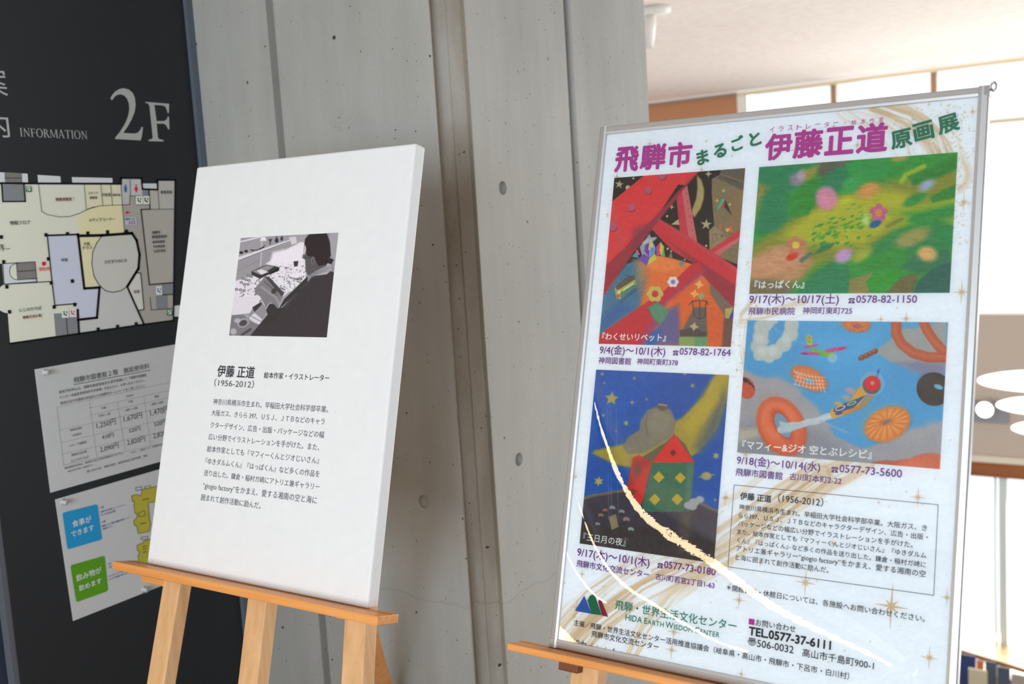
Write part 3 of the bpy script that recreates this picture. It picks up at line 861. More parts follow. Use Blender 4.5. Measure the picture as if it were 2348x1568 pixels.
for pts in ([(843, 292), (890, 280), (920, 292), (938, 268), (938, 235), (1110, 190), (1110, 340), (995, 355), (1005, 510), (1015, 560), (1000, 630), (900, 652), (888, 585), (862, 570), (858, 530), (885, 505), (890, 462), (870, 460), (862, 380), (870, 350), (848, 345)],
            [(883, 765), (940, 740), (950, 720), (1060, 690), (1060, 860), (1000, 950), (960, 965), (900, 955), (892, 860), (905, 850), (900, 815), (888, 812)]):
    t2p(pts, mus, 0.002); t2.line(P2, [P2.px(z4(*p)) for p in pts], 0.0013, 0.0024, olv, True)
for pts in ([(880, 215), (938, 205), (938, 232), (884, 244)], [(965, 205), (1020, 190), (1024, 212), (970, 225)], [(905, 455), (962, 432), (965, 480), (908, 490)], [(922, 690), (985, 675), (985, 700), (926, 712)]): t2.line(P2, [P2.px(z4(*p)) for p in pts], 0.0012, 0.0026, olv, True)
for a, b in (((945, 330), (1000, 318)), ((920, 560), (970, 548)), ((940, 775), (970, 768)), ((940, 800), (970, 793)), ((940, 830), (972, 822))): t2.line(P2, [P2.px(z4(*a)), P2.px(z4(*b))], 0.002, 0.0026, olv)
t2.obj('sign_print', e2)

clear = flat((205, 210, 212), 0.2, 0.9, 0.7)
for (x, y, lab) in ((101, 853.5, 'clear push pin at the top left corner of the fee table sheet'), (143, 1150.5, 'clear push pin at the top left corner of the blue and green notice'), (328, 1351, 'clear push pin at the lower edge of the blue and green notice')):
    c = INFO.p(*INFO.px((x, y)), 0.0016)
    g = MB(); g.lathe(c, INFO.N, [(0, 0), (0.0075, 0), (0.0078, 0.002), (0.005, 0.004), (0.0042, 0.009), (0.0065, 0.012), (0.0062, 0.014), (0, 0.0145)], clear, 18)
    tag(g.obj('push_pin', None, 0, True), lab, 'push pin', 'clear push pins on the wall')

# ================================================================== EASELS
beech = wood_mat('beech_leg', (230, 186, 138), (214, 166, 116), 2, 1.0, 0.5)
amber = wood_mat('varnished_amber_wood', (240, 170, 100), (222, 146, 78), 0, 1.0, 0.35)
endgr = wood_mat('end_grain', (200, 140, 100), (168, 108, 72), 1, 1.5, 0.6)
dark_wood = wood_mat('dark_bracket_wood', (140, 86, 56), (110, 64, 40), 0, 1.0, 0.5)

BRD = Plane(EYE + np.array((-1.8396, 1.2943, -0.6579)), (0.9999, 0.0163, -0.0028), (-0.0017, 0.2698, 0.9629))
PST = Plane(EYE + np.array((-0.9129, 1.3911, -0.6864)), (1.0, 0.0035, -0.0049), (0.0037, 0.283, 0.9591))


def bar_between(mb, pl, a, b, w, n0, n1, mat):
    """slat from (u,v) a to b in a leaning plane"""
    (u0, v0), (u1, v1) = a, b
    c = [pl.p(u0 - w / 2, v0, n0), pl.p(u0 + w / 2, v0, n0), pl.p(u1 - w / 2, v1, n0), pl.p(u1 + w / 2, v1, n0),
         pl.p(u0 - w / 2, v0, n1), pl.p(u0 + w / 2, v0, n1), pl.p(u1 - w / 2, v1, n1), pl.p(u1 + w / 2, v1, n1)]
    mb.hexa(c, mat)


def make_easel(pl, label, shelf, legs, brackets, back, legw, top_v, n_leg, leg_d):
    vf = -(pl.O[2] - 0.003) / pl.T[2]                    # plane v of the floor
    ft = pl.p(0.3, vf)
    e = empty('easel', (ft[0], ft[1], 0.0), label, 'easel')
    u0, u1, v0, v1, n0, n1 = shelf
    s = MB(); s.box(pl, u0, u1, v0, v1, n0, n1, amber); sh = s.obj('shelf', e, 0.0022)
    s = MB(); s.box(pl, u0 + 0.001, u1 - 0.001, v1 - 0.0005, v1 + 0.0002, 0.004, 0.0066, dark_wood); s.obj('gap_line', sh)  # dark strip painting the shaded contact gap along the shelf
    for (ua, k) in legs:
        s = MB(); bar_between(s, pl, (ua + k * (vf + 0.035), vf), (ua + k * top_v, top_v), legw, n_leg - leg_d, n_leg, beech)
        s.obj('leg', e, 0.003)
    for (ua, ub, va, vb, na, nb) in brackets:
        s = MB(); s.box(pl, ua, ub, va, vb, na, nb, dark_wood if nb > 0 else amber); s.obj('bracket', e, 0.002)
    (top, foot, w, d) = back
    top, foot = np.array(top), np.array(foot)
    dr = foot - top; dr /= np.linalg.norm(dr)
    sx = np.array([0.95, -0.3, 0]); sx -= dr * (sx @ dr); sx /= np.linalg.norm(sx); sy = np.cross(dr, sx)
    s = MB(); c = [p + sx * a * w / 2 + sy * b * d / 2 for p in (top, foot) for b in (-1, 1) for a in (-1, 1)]
    s.hexa(c, amber); s.obj('rear_leg', e, 0.003)
    return e


bk = on_y(880, 1568, 1.84)
uv_ = BRD.px((762, 1150), -0.085); tp = BRD.p(uv_[0], uv_[1], -0.085)
dirv = (bk - tp) / np.linalg.norm(bk - tp)
tb = -tp[2] / dirv[2]
make_easel(BRD, 'wooden easel carrying the white panel with the black and white photograph',
           (-0.0522, 0.653, -0.0165, 0.0, -0.014, 0.042),
           [(0.0475, 0.0620), (0.2935, 0.0), (0.541, -0.073)],
           [(-0.049, 0.022, -0.044, -0.031, -0.055, -0.030), (0.496, 0.515, -0.033, -0.0168, -0.055, -0.030)],
           (tp, tp + dirv * tb, 0.036, 0.026), 0.0515, 0.74, -0.0305, 0.032)

# ================================================================== WHITE PANEL ON THE LEFT EASEL
panel_white = flat((238, 241, 244), 0.55, 0.97, 0.25)
BW, BH, BT = 0.594, 0.8304, 0.029
c = BRD.p(BW / 2, 0, -BT / 2)
e = empty('display_panel', tuple(c), 'white display panel with a black and white photograph and text, leaning on the left easel', 'display panel')
m1 = MB(); m1.box(BRD, 0, BW, 0.0003, BH, -BT, 0, panel_white); m1.obj('panel', e, 0.0045)
dark = ink((58, 58, 64)); mid = ink((84, 84, 90))
z6 = zoom(420, 820, 4.237)
t1 = MB(); text(t1, BRD, '伊藤 正道', z6(327, 186), z6(690, 194), dark, 0.0005, 0.018); t1.obj('heading', e)
t1 = MB(); text(t1, BRD, '絵本作家・イラストレーター', z6(783, 204), z6(1418, 222), dark, 0.0005, 0.012); t1.obj('heading', e)
t1 = MB(); text(t1, BRD, '（1956-2012）', z6(300, 277), z6(685, 294), mid, 0.0005, 0.004, asp=0.72); t1.obj('heading', e)
t1 = MB()
for s, a, b in (('神奈川県横浜市生まれ。早稲田大学社会科学部卒業。', (290, 465), (1408, 520)), ('大阪ガス、きらら 397、ＵＳＪ、ＪＴＢなどのキャラ', (273, 572), (1375, 638)), ('クターデザイン、広告・出版・パッケージなどの幅', (262, 690), (1368, 770)),
                ('広い分野でイラストレーションを手がけた。また、', (243, 803), (1322, 893)), ('絵本作家としても『マフィーくんとジオじいさん』', (230, 918), (1318, 1025)), ('『ゆきダルムくん』『はっぱくん』など多くの作品を', (213, 1040), (1325, 1150)),
                ('送り出した。鎌倉・稲村ガ崎にアトリエ兼ギャラリー', (198, 1158), (1325, 1270)), ('“giogio factory”をかまえ、愛する湘南の空と海に', (188, 1285), (1300, 1402)), ('囲まれて創作活動に励んだ。', (172, 1390), (752, 1462))):
    text(t1, BRD, s, z6(*a), z6(*b), mid, 0.0005, 0.0)
t1.obj('paragraph', e)

zp = (500, 510, 5.6)
cs = [BRD.px(p) for p in ((552.7, 544.8), (775.9, 533.8), (749.6, 772.9), (525.5, 769.8))]
u0, u1 = (cs[0][0] + cs[3][0]) / 2, (cs[1][0] + cs[2][0]) / 2
v1, v0 = (cs[0][1] + cs[1][1]) / 2, (cs[2][1] + cs[3][1]) / 2
A = Art(BRD, u0, u1, v0, v1, 260, 270, zp, 1.0)
A.fill((168, 164, 172)); g = lambda v: (v, v * 0.975, v * 1.02)
A.poly([(280, 190), (560, 170), (560, 190), (280, 262)], g(228)); A.poly([(280, 205), (520, 180), (280, 240)], g(150), 8)
A.poly([(270, 262), (600, 185), (1010, 150), (1010, 215), (600, 300), (260, 400)], g(162), 6)
A.poly([(262, 445), (560, 345), (940, 215), (950, 250), (560, 375), (262, 490)], g(226)); A.line([(262, 492), (560, 377), (930, 240)], 7, g(70))
A.poly([(258, 495), (560, 380), (1000, 225), (1000, 500), (560, 600), (225, 740)], g(158), 4)
A.line([(250, 622), (540, 488)], 3, g(115)); A.line([(565, 240), (548, 560)], 12, g(205), 8)
A.poly([(555, 190), (605, 185), (625, 235), (540, 238)], g(240), 8)
A.ell(300, 388, 26, 18, g(48)); A.ell(362, 370, 24, 18, g(48)); A.poly([(405, 348), (480, 350), (560, 322), (615, 285), (590, 325), (500, 365), (440, 368)], g(52))
A.line([(410, 388), (530, 340)], 10, g(135), 10)
A.poly([(645, 215), (700, 210), (685, 240), (678, 280), (650, 285), (668, 262)], g(75), 6); A.ell(755, 232, 24, 30, g(55)); A.line([(752, 180), (755, 210)], 14, g(60)); A.ell(820, 208, 18, 26, g(60)); A.line([(825, 170), (820, 200)], 10, g(60))
A.poly([(910, 190), (1000, 180), (1015, 260), (950, 290)], g(215), 6)
A.poly([(630, 520), (850, 380), (930, 320), (1060, 250), (1200, 270), (1130, 640), (1120, 780), (900, 900), (780, 1000), (400, 1150), (180, 1190), (200, 760), (430, 690)], g(232), 6)
rr = np.random.default_rng(3)
for i in range(620):                              # clutter of tubes and paper on the desk
    x, y = rr.uniform(300, 1130), rr.uniform(400, 1000)
    if y < 950 - 0.72 * x + 120 or y > 1350 - 0.62 * x + 120: continue
    a_, l_ = rr.uniform(0, 3.1), rr.uniform(8, 40)
    A.line([(x, y), (x + l_ * math.cos(a_), y + l_ * 0.6 * math.sin(a_))], rr.uniform(3, 12), g(rr.choice([45, 70, 95, 140, 185, 245, 250])), 6)
A.poly([(700, 380), (930, 325), (1090, 300), (1100, 480), (900, 560), (660, 520)], g(240), 30, 0.75)
A.poly([(430, 630), (620, 540), (790, 575), (780, 605), (540, 725), (430, 670)], g(60)); A.poly([(445, 630), (625, 550), (720, 570), (545, 672)], g(150)); A.poly([(500, 620), (560, 600), (650, 635), (560, 672)], g(225)); A.poly([(660, 650), (790, 578), (785, 618), (665, 672)], g(38))
for x, y in ((320, 720), (360, 735), (400, 745), (300, 770), (340, 795), (385, 795), (240, 860), (290, 865), (335, 875), (390, 685), (430, 695)): A.ell(x, y, 20, 17, g(80)); A.ell(x, y, 10, 9, g(210), soft=6)
A.poly([(970, 500), (1035, 495), (1030, 560), (980, 570)], g(60)); A.poly([(1035, 490), (1085, 490), (1060, 610), (1015, 610)], g(235))
A.poly([(920, 660), (1040, 640), (1130, 660), (1060, 700), (940, 690)], g(238))
for i in range(9): A.line([(900 + 8 * i, 690 + 6 * i), (1060 + 5 * i, 770 - 10 * i)], 4, g(rr.choice([40, 60, 200])), 4)
A.poly([(205, 955), (420, 950), (560, 960), (430, 1160), (180, 1190)], g(228))
A.poly([(480, 840), (605, 690), (850, 910), (770, 1100), (620, 1100), (540, 950), (470, 900)], g(132)); A.poly([(605, 690), (660, 700), (850, 905), (820, 950), (640, 740)], g(75), 10)
A.line([(560, 830), (740, 960), (790, 1050)], 24, g(175), 20, 0.7); A.line([(600, 760), (700, 850), (760, 940)], 18, g(95), 14, 0.8); A.ell(720, 880, 30, 40, g(70), 40, 16)
A.poly([(400, 1180), (460, 1080), (560, 1010), (640, 1140), (560, 1260), (520, 1330), (400, 1250)], g(150)); A.poly([(410, 1210), (470, 1160), (565, 1240), (530, 1330), (405, 1240)], g(222), 8); A.line([(420, 1200), (550, 1270)], 8, g(110), 8); A.poly([(440, 1090), (560, 1020), (560, 1060), (470, 1150)], g(60), 8)
A.poly([(175, 1190), (330, 1185), (420, 1270), (560, 1320), (400, 1460), (140, 1460)], g(128), 4); A.ell(325, 1290, 78, 58, g(165), -20); A.ell(325, 1292, 54, 38, g(78), -20, 10); A.ell(250, 1260, 40, 30, g(185), soft=14); A.ell(200, 1400, 40, 40, g(185), soft=14); A.line([(300, 1450), (420, 1370)], 30, g(80), 10)
A.poly([(850, 985), (1050, 790), (1150, 690), (1160, 780), (900, 1010), (770, 1130)], g(58))
A.poly([(1130, 180), (1165, 140), (1545, 120), (1545, 1490), (1390, 1490)], g(150), 4); A.poly([(1430, 145), (1560, 120), (1560, 560), (1490, 560), (1440, 320)], g(168), 10)
coat = (64, 58, 62)
A.poly([(1490, 640), (1400, 610), (1200, 690), (1140, 790), (1000, 910), (830, 1090), (640, 1180), (400, 1470), (1410, 1490), (1470, 860)], coat, 5)
A.poly([(620, 1120), (660, 1040), (720, 1050), (760, 1100), (840, 1100), (760, 1260), (560, 1340), (640, 1190)], (60, 55, 58)); A.line([(622, 1105), (650, 1050), (690, 1032)], 10, g(190), 6)
A.line([(1010, 920), (930, 1000), (870, 1100)], 24, (84, 78, 82), 26, 0.7); A.line([(1180, 760), (1060, 850)], 20, (84, 78, 82), 24, 0.6)
A.poly([(1440, 455), (1490, 480), (1450, 545), (1400, 520)], g(45)); A.poly([(1400, 520), (1450, 535), (1450, 620), (1400, 665), (1210, 690), (1150, 760), (1170, 700), (1290, 610)], g(180))
for i in range(12):
    A.line([(1170 + 24 * i, 720 - 12 * i), (1190 + 22 * i, 660 - 8 * i)], 7, g(105), 5); 
for i in range(4): A.line([(1160, 735 - 14 * i), (1300, 655 - 16 * i), (1440, 610 - 20 * i)], 5, g(120), 5)
A.poly([(1110, 260), (1140, 250), (1300, 470), (1400, 520), (1390, 560), (1260, 620), (1160, 685), (1125, 620), (1120, 480), (1085, 455), (1100, 400)], g(92), 5); A.poly([(1118, 270), (1140, 255), (1135, 340), (1115, 420), (1100, 400)], g(205), 10)
A.poly([(1110, 270), (1120, 210), (1175, 150), (1400, 140), (1440, 260), (1450, 420), (1400, 540), (1290, 560), (1230, 440), (1180, 440), (1140, 420), (1130, 320)], (52, 44, 46), 6); A.ell(1222, 490, 24, 48, g(120), soft=10); A.ell(1222, 495, 10, 28, g(70), soft=8)
A.line([(1080, 460), (1200, 450)], 4, g(40), 4); A.ell(1082, 440, 8, 24, g(190), soft=6)
A.C += (_rng.random((A.nv, A.nu, 1)) - 0.5) * 10
A.C += np.clip(0, 0, 0)
A.obj('photograph_print', art_mat('photographic_print', 0.5), e, 0.0004)

# ================================================================== FRAMED POSTER ON THE RIGHT EASEL
alu, _nt, _b = new_mat('brushed_aluminium')
_b.inputs['Base Color'].default_value = (*lin((200, 202, 204)), 1); _b.inputs['Metallic'].default_value = 0.6; _b.inputs['Roughness'].default_value = 0.42
_tc = _nt.nodes.new('ShaderNodeTexCoord'); _mp = _nt.nodes.new('ShaderNodeMapping'); _mp.inputs['Scale'].default_value = (30, 30, 700)
_nz = _nt.nodes.new('ShaderNodeTexNoise'); _nz.inputs['Scale'].default_value = 1
_bp = _nt.nodes.new('ShaderNodeBump'); _bp.inputs['Strength'].default_value = 0.06; _bp.inputs['Distance'].default_value = 0.001
_nt.links.new(_tc.outputs['Object'], _mp.inputs[0]); _nt.links.new(_mp.outputs[0], _nz.inputs['Vector']); _nt.links.new(_nz.outputs['Fac'], _bp.inputs['Height']); _nt.links.new(_bp.outputs[0], _b.inputs['Normal'])

PW, PH, FB = 0.594, 0.847, 0.0138          # opening and bar width
pe = empty('poster_frame', tuple(PST.p(PW / 2, -FB, 0)), 'tall aluminium snap frame with a colourful exhibition poster, standing on the right easel', 'framed poster')


def prof_bar(a0, a1, along_u, side, name):
    """frame bar with a sloping face and a fine groove, extruded between a0 and a1"""
    # cross-section: (distance outwards from the opening, n)
    pr = [(-0.0005, 0.001), (0.0, 0.0042), (0.0035, 0.0052), (0.0040, 0.0046), (0.0045, 0.0052), (FB - 0.002, 0.0036), (FB, 0.0018), (FB, -0.0115), (0.0, -0.0115)]
    s = MB(); V = []
    for a in (a0, a1):
        for d, n in pr:
            if along_u: V.append(PST.p(a, (PH + d) if side > 0 else -d, n))
            else: V.append(PST.p((PW + d) if side > 0 else -d, a, n))
    k = len(pr)
    F = [(i, (i + 1) % k, k + (i + 1) % k, k + i) for i in range(k)] + [tuple(range(k)), tuple(range(k, 2 * k))]
    s.mesh(V, F, alu)
    o = s.obj(name, pe)
    bm = bmesh.new(); bm.from_mesh(o.data); bmesh.ops.recalc_face_normals(bm, faces=bm.faces); bm.to_mesh(o.data); bm.free()
    return o


prof_bar(0.0, PW, True, 1, 'frame_bar'); prof_bar(0.0, PW, True, -1, 'frame_bar')
prof_bar(-FB + 0.0002, PH + FB, False, -1, 'frame_bar'); prof_bar(-FB + 0.0002, PH + FB, False, 1, 'frame_bar')
s = MB(); s.box(PST, 0, PW, 0, PH, -0.0105, -0.004, flat((225, 225, 222), 0.6)); s.obj('backing_board', pe)
steel = flat((190, 190, 188), 0.3, 0.9, 0.5, 0.8)
for (u, v, lab) in ((PW + FB, PH + FB, None), (-FB, -FB, None)):
    s = MB(); sg = 1 if u > 0.3 else -1
    ua, ub = sorted((u + 0.0008 * sg, u - FB * sg)); va, vb = sorted((v + 0.0008 * sg, v - FB * sg))
    s.box(PST, ua, ub, va, vb, -0.012, 0.0046, flat((176, 177, 180), 0.4, 0.9, 0.5, 0.5)); s.obj('corner_cap', pe, 0.001)
s = MB(); c = PST.p(PW + FB + 0.004, PH + FB + 0.001, -0.004)
ringv = []
for i in range(24):
    t = 2 * math.pi * i / 24
    for j in range(8):
        w = 2 * math.pi * j / 8; r = 0.0058 + 0.0019 * math.cos(w)
        ringv.append(c + PST.U * (r * math.cos(t) * 0.6) + PST.T * (r * math.sin(t)) + PST.N * (0.0019 * math.sin(w)))
s.mesh(ringv, [(i * 8 + j, ((i + 1) % 24) * 8 + j, ((i + 1) % 24) * 8 + (j + 1) % 8, i * 8 + (j + 1) % 8) for i in range(24) for j in range(8)], steel)
s.obj('hanging_ring', pe, 0, True)

# ---- printed sheet: off-white handmade-paper ground with gold brush swirls
A = Art(PST, 0.0005, PW - 0.0005, 0.0005, PH - 0.0005, 460, 655, None, 1.0)
A.fill((238, 240, 242)); A.grain(9, 9, 4, 3); A.grain(5, 26, 12, 8)
gold, gold2, gold3 = (208, 178, 138), (222, 196, 160), (196, 162, 118)
A.line([(1960, 236), (2040, 250), (2110, 290), (2155, 340), (2180, 400)], 92, gold2, 14, 0.75, 7)
A.line([(2010, 238), (2085, 265), (2140, 315), (2170, 380)], 44, gold, 10, 0.8, 5)
A.line([(1940, 240), (2020, 270), (2080, 330), (2095, 380)], 7, gold2, 5, 0.7, 4); A.line([(1925, 242), (2000, 290), (2050, 350), (2060, 385)], 5, gold2, 5, 0.6, 4)
A.line([(1725, 690), (1700, 720), (1690, 770), (1697, 820), (1706, 860)], 8, gold, 5, 0.8, 4); A.line([(1735, 700), (1712, 740), (1704, 790), (1708, 830)], 5, gold2, 4, 0.8, 3)
A.line([(1700, 735), (1750, 728), (1800, 715), (1840, 700)], 34, gold2, 14, 0.7, 5)
A.line([(1270, 1500), (1340, 1425), (1430, 1350), (1540, 1290), (1640, 1245), (1720, 1190), (1800, 1130), (1880, 1075), (1960, 1035)], 128, gold2, 22, 0.8, 9)
A.line([(1290, 1510), (1370, 1420), (1470, 1345), (1580, 1290), (1690, 1230), (1790, 1160), (1880, 1090)], 60, gold, 14, 0.8, 6)
A.line([(1285, 1440), (1350, 1365), (1440, 1300), (1540, 1255)], 30, gold, 10, 0.7, 5); A.line([(1430, 1530), (1480, 1440), (1540, 1370), (1600, 1320), (1660, 1290)], 40, gold2, 14, 0.7, 6)
A.line([(1500, 1310), (1560, 1285), (1640, 1240), (1700, 1190)], 14, gold3, 7, 0.7, 4); A.line([(1690, 1220), (1780, 1160), (1850, 1110)], 18, gold3, 8, 0.6, 4)
rs = np.random.default_rng(11)
for i in range(560):
    q = rs.random()
    if q < 0.45: x, y = rs.normal(2185, 30), rs.uniform(235, 560)
    elif q < 0.6: x, y = rs.normal(2080, 70), rs.normal(300, 50)
    elif q < 0.8:
        t = rs.random(); x, y = 1290 + 700 * t + rs.normal(0, 60), 1480 - 430 * t + rs.normal(0, 60)
    elif q < 0.9: x, y = rs.normal(1690, 22), rs.uniform(560, 900)
    else: x, y = rs.uniform(1290, 2200), rs.uniform(240, 1550)
    A.ell(x, y, rs.uniform(0.9, 2.6), rs.uniform(0.9, 2.2), gold, soft=1.4, a=0.75)
sheet_o = A.obj('printed_sheet', art_mat('poster_paper', 0.5, 0.10), pe, 0.0)

star_mat = ink((214, 184, 146))


def stars(lst):
    for x, y, r in lst:
        c = np.array(PST.px((x, y))); R = r * 0.00054; pts = []
        for i in range(16):
            t = math.pi * i / 8; q = R * (1.0 if i % 4 == 0 else 0.5 if i % 4 == 2 else 0.16)
            pts.append((c[0] + q * math.sin(t), c[1] + q * math.cos(t) * (1.35 if i % 8 == 0 else 1)))
        s = MB(); s.poly(PST, pts, 0.0005, star_mat); s.obj('gold_star', sheet_o)


stars([(1490, 330, 14), (1620, 324, 8), (1826, 344, 26), (1912, 290, 12), (1966, 333, 16), (2230, 256, 14), (2210, 464, 22), (2205, 670, 26), (1415, 405, 15), (1609, 389, 12), (1679, 358, 8), (1393, 492, 10), (2020, 732, 12), (2078, 731, 18),
       (1690, 848, 10), (1710, 1040, 24), (1662, 1142, 18), (2105, 1140, 22), (2015, 1152, 8), (1847, 1336, 30), (1695, 1376, 22), (2044, 1390, 46), (2171, 1370, 18), (2131, 1508, 24), (1335, 1316, 14), (1322, 1393, 20), (1316, 1413, 16), (1545, 1449, 22), (1540, 1490, 22), (1666, 1140, 14), (1320, 1093, 12), (2200, 1225, 10), (1910, 1245, 12), (1744, 1292, 9), (1700, 1545, 14), (1925, 830, 1)])

# ---- four printed pictures (plain generic scenes: girders by night, a meadow, rings in the sky, a house under a moon)
pic_mat = art_mat('picture_print', 0.5)
# 1 red girders
A = Art(PST, 0.0227, 0.2560, 0.4852, 0.7691, 330, 400, (1360, 380, 3.267))
A.fill((30, 28, 27))
for x, y, r, n, rot in ((197, 140, 36, 5, 8), (590, 310, 22, 4, 10), (865, 62, 28, 4, 0), (848, 440, 46, 5, 4)): A.star(x, y, r, (196, 182, 140), n, rot, 0.36, 5)
for x, y, r in ((303, 95, 8), (555, 378, 9), (848, 600, 9), (560, 622, 9), (585, 640, 8), (688, 705, 7), (262, 165, 18)): A.ell(x, y, r, r, (206, 196, 165), soft=5)
A.poly([(778, 70), (812, 105), (834, 180), (830, 250), (805, 325), (760, 388), (740, 360), (745, 320), (772, 250), (782, 170)], (186, 164, 108), 14); A.poly([(585, 440), (640, 400), (650, 445)], (200, 186, 140), 6)
A.poly([(890, 100), (955, 66), (958, 30), (1145, 10), (1145, 760), (1060, 730), (935, 680), (872, 630), (868, 488), (908, 452), (890, 220)], (142, 124, 92), 3); A.poly([(955, 30), (1145, 10), (1130, 190), (930, 95), (955, 66)], (104, 95, 78), 6); A.line([(950, 62), (1128, 120)], 6, (170, 130, 110), 6)
A.poly([(1040, 190), (1130, 190), (1100, 480), (1010, 470)], (150, 122, 82), 50, 0.7); A.poly([(872, 490), (905, 450), (980, 500), (1000, 560), (880, 640)], (160, 140, 104), 8)
for p in ([(1025, 620), (1075, 630), (1070, 680), (1020, 672), (1025, 620)], [(895, 520), (925, 510), (930, 560), (900, 570), (895, 520)]): A.line(p, 4, (120, 90, 70), 4)
A.poly([(930, 325), (965, 245), (992, 250), (952, 326)], (84, 178, 140)); A.poly([(953, 322), (990, 252), (984, 312)], (214, 62, 60)); A.poly([(984, 312), (992, 252), (1040, 372)], (60, 50, 46), 6)
for x, y in ((978, 188), (930, 262), (1024, 290)): A.star(x, y, 16, (214, 190, 90), 4, 0, 0.5, 4)
A.poly([(955, 425), (968, 475), (945, 470)], (210, 100, 70)); A.poly([(1035, 440), (1050, 495), (1005, 500)], (226, 110, 60)); A.poly([(1005, 500), (990, 470), (1030, 470)], (220, 200, 90), 4); A.poly([(955, 520), (1000, 500), (960, 545)], (112, 110, 60), 5)
A.poly([(40, 1360), (60, 1200), (250, 740), (470, 672), (600, 695), (735, 735), (830, 800), (900, 880), (1075, 1060), (1040, 1365)], (228, 122, 62), 4)
A.poly([(300, 760), (480, 670), (740, 740), (560, 800)], (236, 140, 72), 30, 0.8); A.poly([(560, 820), (900, 900), (980, 1340), (600, 1340)], (226, 108, 48), 60)
A.poly([(60, 960), (240, 745), (340, 700), (390, 860), (350, 1050), (40, 1275)], (66, 128, 158), 30); A.poly([(60, 1120), (200, 1020), (330, 1060), (50, 1260)], (40, 110, 170), 40, 0.7); A.poly([(300, 700), (390, 690), (420, 830), (370, 1000), (330, 900)], (176, 140, 104), 50, 0.7)
for i in range(4): A.line([(70, 1110 + 40 * i), (400, 850 + 30 * i)], 3, (90, 84, 86), 4, 0.6)
A.poly([(365, 1345), (480, 1190), (560, 1080), (640, 1040), (660, 1345)], (110, 104, 150), 40); A.poly([(380, 1350), (440, 1240), (520, 1230), (460, 1350)], (44, 110, 180), 30)
A.poly([(640, 1290), (700, 1170), (760, 1060), (850, 1058), (866, 1290)], (112, 102, 96), 10); A.poly([(645, 1260), (862, 1270), (855, 1365), (645, 1365)], (150, 170, 96), 10); A.poly([(760, 1265), (860, 1270), (855, 1365), (760, 1365)], (110, 160, 118), 16); A.poly([(650, 1230), (750, 1215), (865, 1250), (860, 1280), (650, 1280)], (84, 74, 72), 12)
A.poly([(850, 1090), (900, 1060), (985, 1080), (970, 1365), (860, 1365)], (222, 104, 50), 20); A.poly([(985, 1080), (1060, 1060), (1045, 1365), (965, 1365)], (120, 84, 70), 16); A.poly([(870, 870), (1000, 1000), (1060, 1080), (1000, 1145), (880, 960)], (130, 110, 96), 12); A.poly([(1030, 1115), (1062, 1080), (1056, 1150), (1020, 1140)], (60, 66, 170), 6); A.poly([(990, 1070), (1050, 1060), (1020, 1145), (990, 1140)], (196, 170, 100), 6)
for p in ([(720, 1040), (745, 1015), (800, 1008), (850, 1015), (862, 1040)], [(745, 1015), (760, 1130), (800, 1150), (840, 1130), (848, 1015)], [(800, 1010), (800, 1150)]): A.line(p, 6, (66, 58, 54), 5)
for x, y, c in ((795, 890, (234, 190, 110)), (760, 960, (236, 184, 96)), (812, 975, (150, 176, 112)), (757, 1205, (200, 180, 130))): A.star(x, y, 36, c, 4, 8, 0.5, 6)
R1, R2, R3, R4 = (226, 60, 68), (168, 46, 66), (206, 60, 78), (212, 112, 116)
A.poly([(140, 270), (392, 66), (800, 36), (700, 150), (640, 140), (95, 960), (60, 960)], R1, 3); A.poly([(795, 36), (700, 152), (560, 330), (300, 660), (70, 980), (90, 850), (100, 745), (420, 430), (640, 190)], R2, 12)
A.poly([(150, 260), (230, 560), (250, 620), (200, 640), (130, 420)], (214, 80, 84), 20, 0.6); A.poly([(300, 470), (500, 400), (470, 430), (330, 640), (280, 600)], (150, 54, 76), 40, 0.6)
A.poly([(625, 245), (668, 188), (728, 608), (655, 560), (650, 490)], R3); A.poly([(666, 190), (706, 148), (782, 576), (726, 606)], R4); 
for i in range(7): A.ell(700 + 9 * i, 210 + 55 * i, 4, 5, (150, 60, 70))
A.poly([(498, 402), (650, 490), (790, 580), (1085, 768), (1062, 1070), (800, 800), (735, 720), (600, 640), (440, 476)], (212, 50, 66)); A.poly([(560, 560), (760, 690), (1080, 905), (1064, 1072), (800, 800), (735, 720)], R2, 14); A.line([(500, 410), (800, 600), (1085, 790)], 26, (206, 76, 92), 20, 0.7)
A.poly([(878, 632), (1105, 478), (1100, 535), (930, 668)], (212, 56, 66)); A.poly([(905, 650), (1102, 530), (1098, 560), (940, 672)], R4, 8)
A.poly([(735, 740), (800, 722), (835, 795), (545, 1020), (480, 1185), (365, 1350), (40, 1350), (50, 1265), (360, 1050), (540, 930)], (204, 44, 62)); A.poly([(830, 770), (838, 800), (560, 1025), (470, 1210), (365, 1350), (330, 1350), (520, 1020)], (172, 70, 110), 26, 0.8)
for x, y in ((845, 660), (960, 745), (920, 850), (1000, 930), (655, 850), (740, 800), (790, 620)): A.ell(x, y, 6, 7, (150, 60, 76), soft=4)
for x, y, r in ((413, 182, 28), (288, 312, 29), (148, 458, 30), (518, 74, 28)): A.ell(x + 4, y + 8, r, r, (150, 40, 56), soft=10); A.ell(x, y, r, r, (196, 92, 118), soft=8)
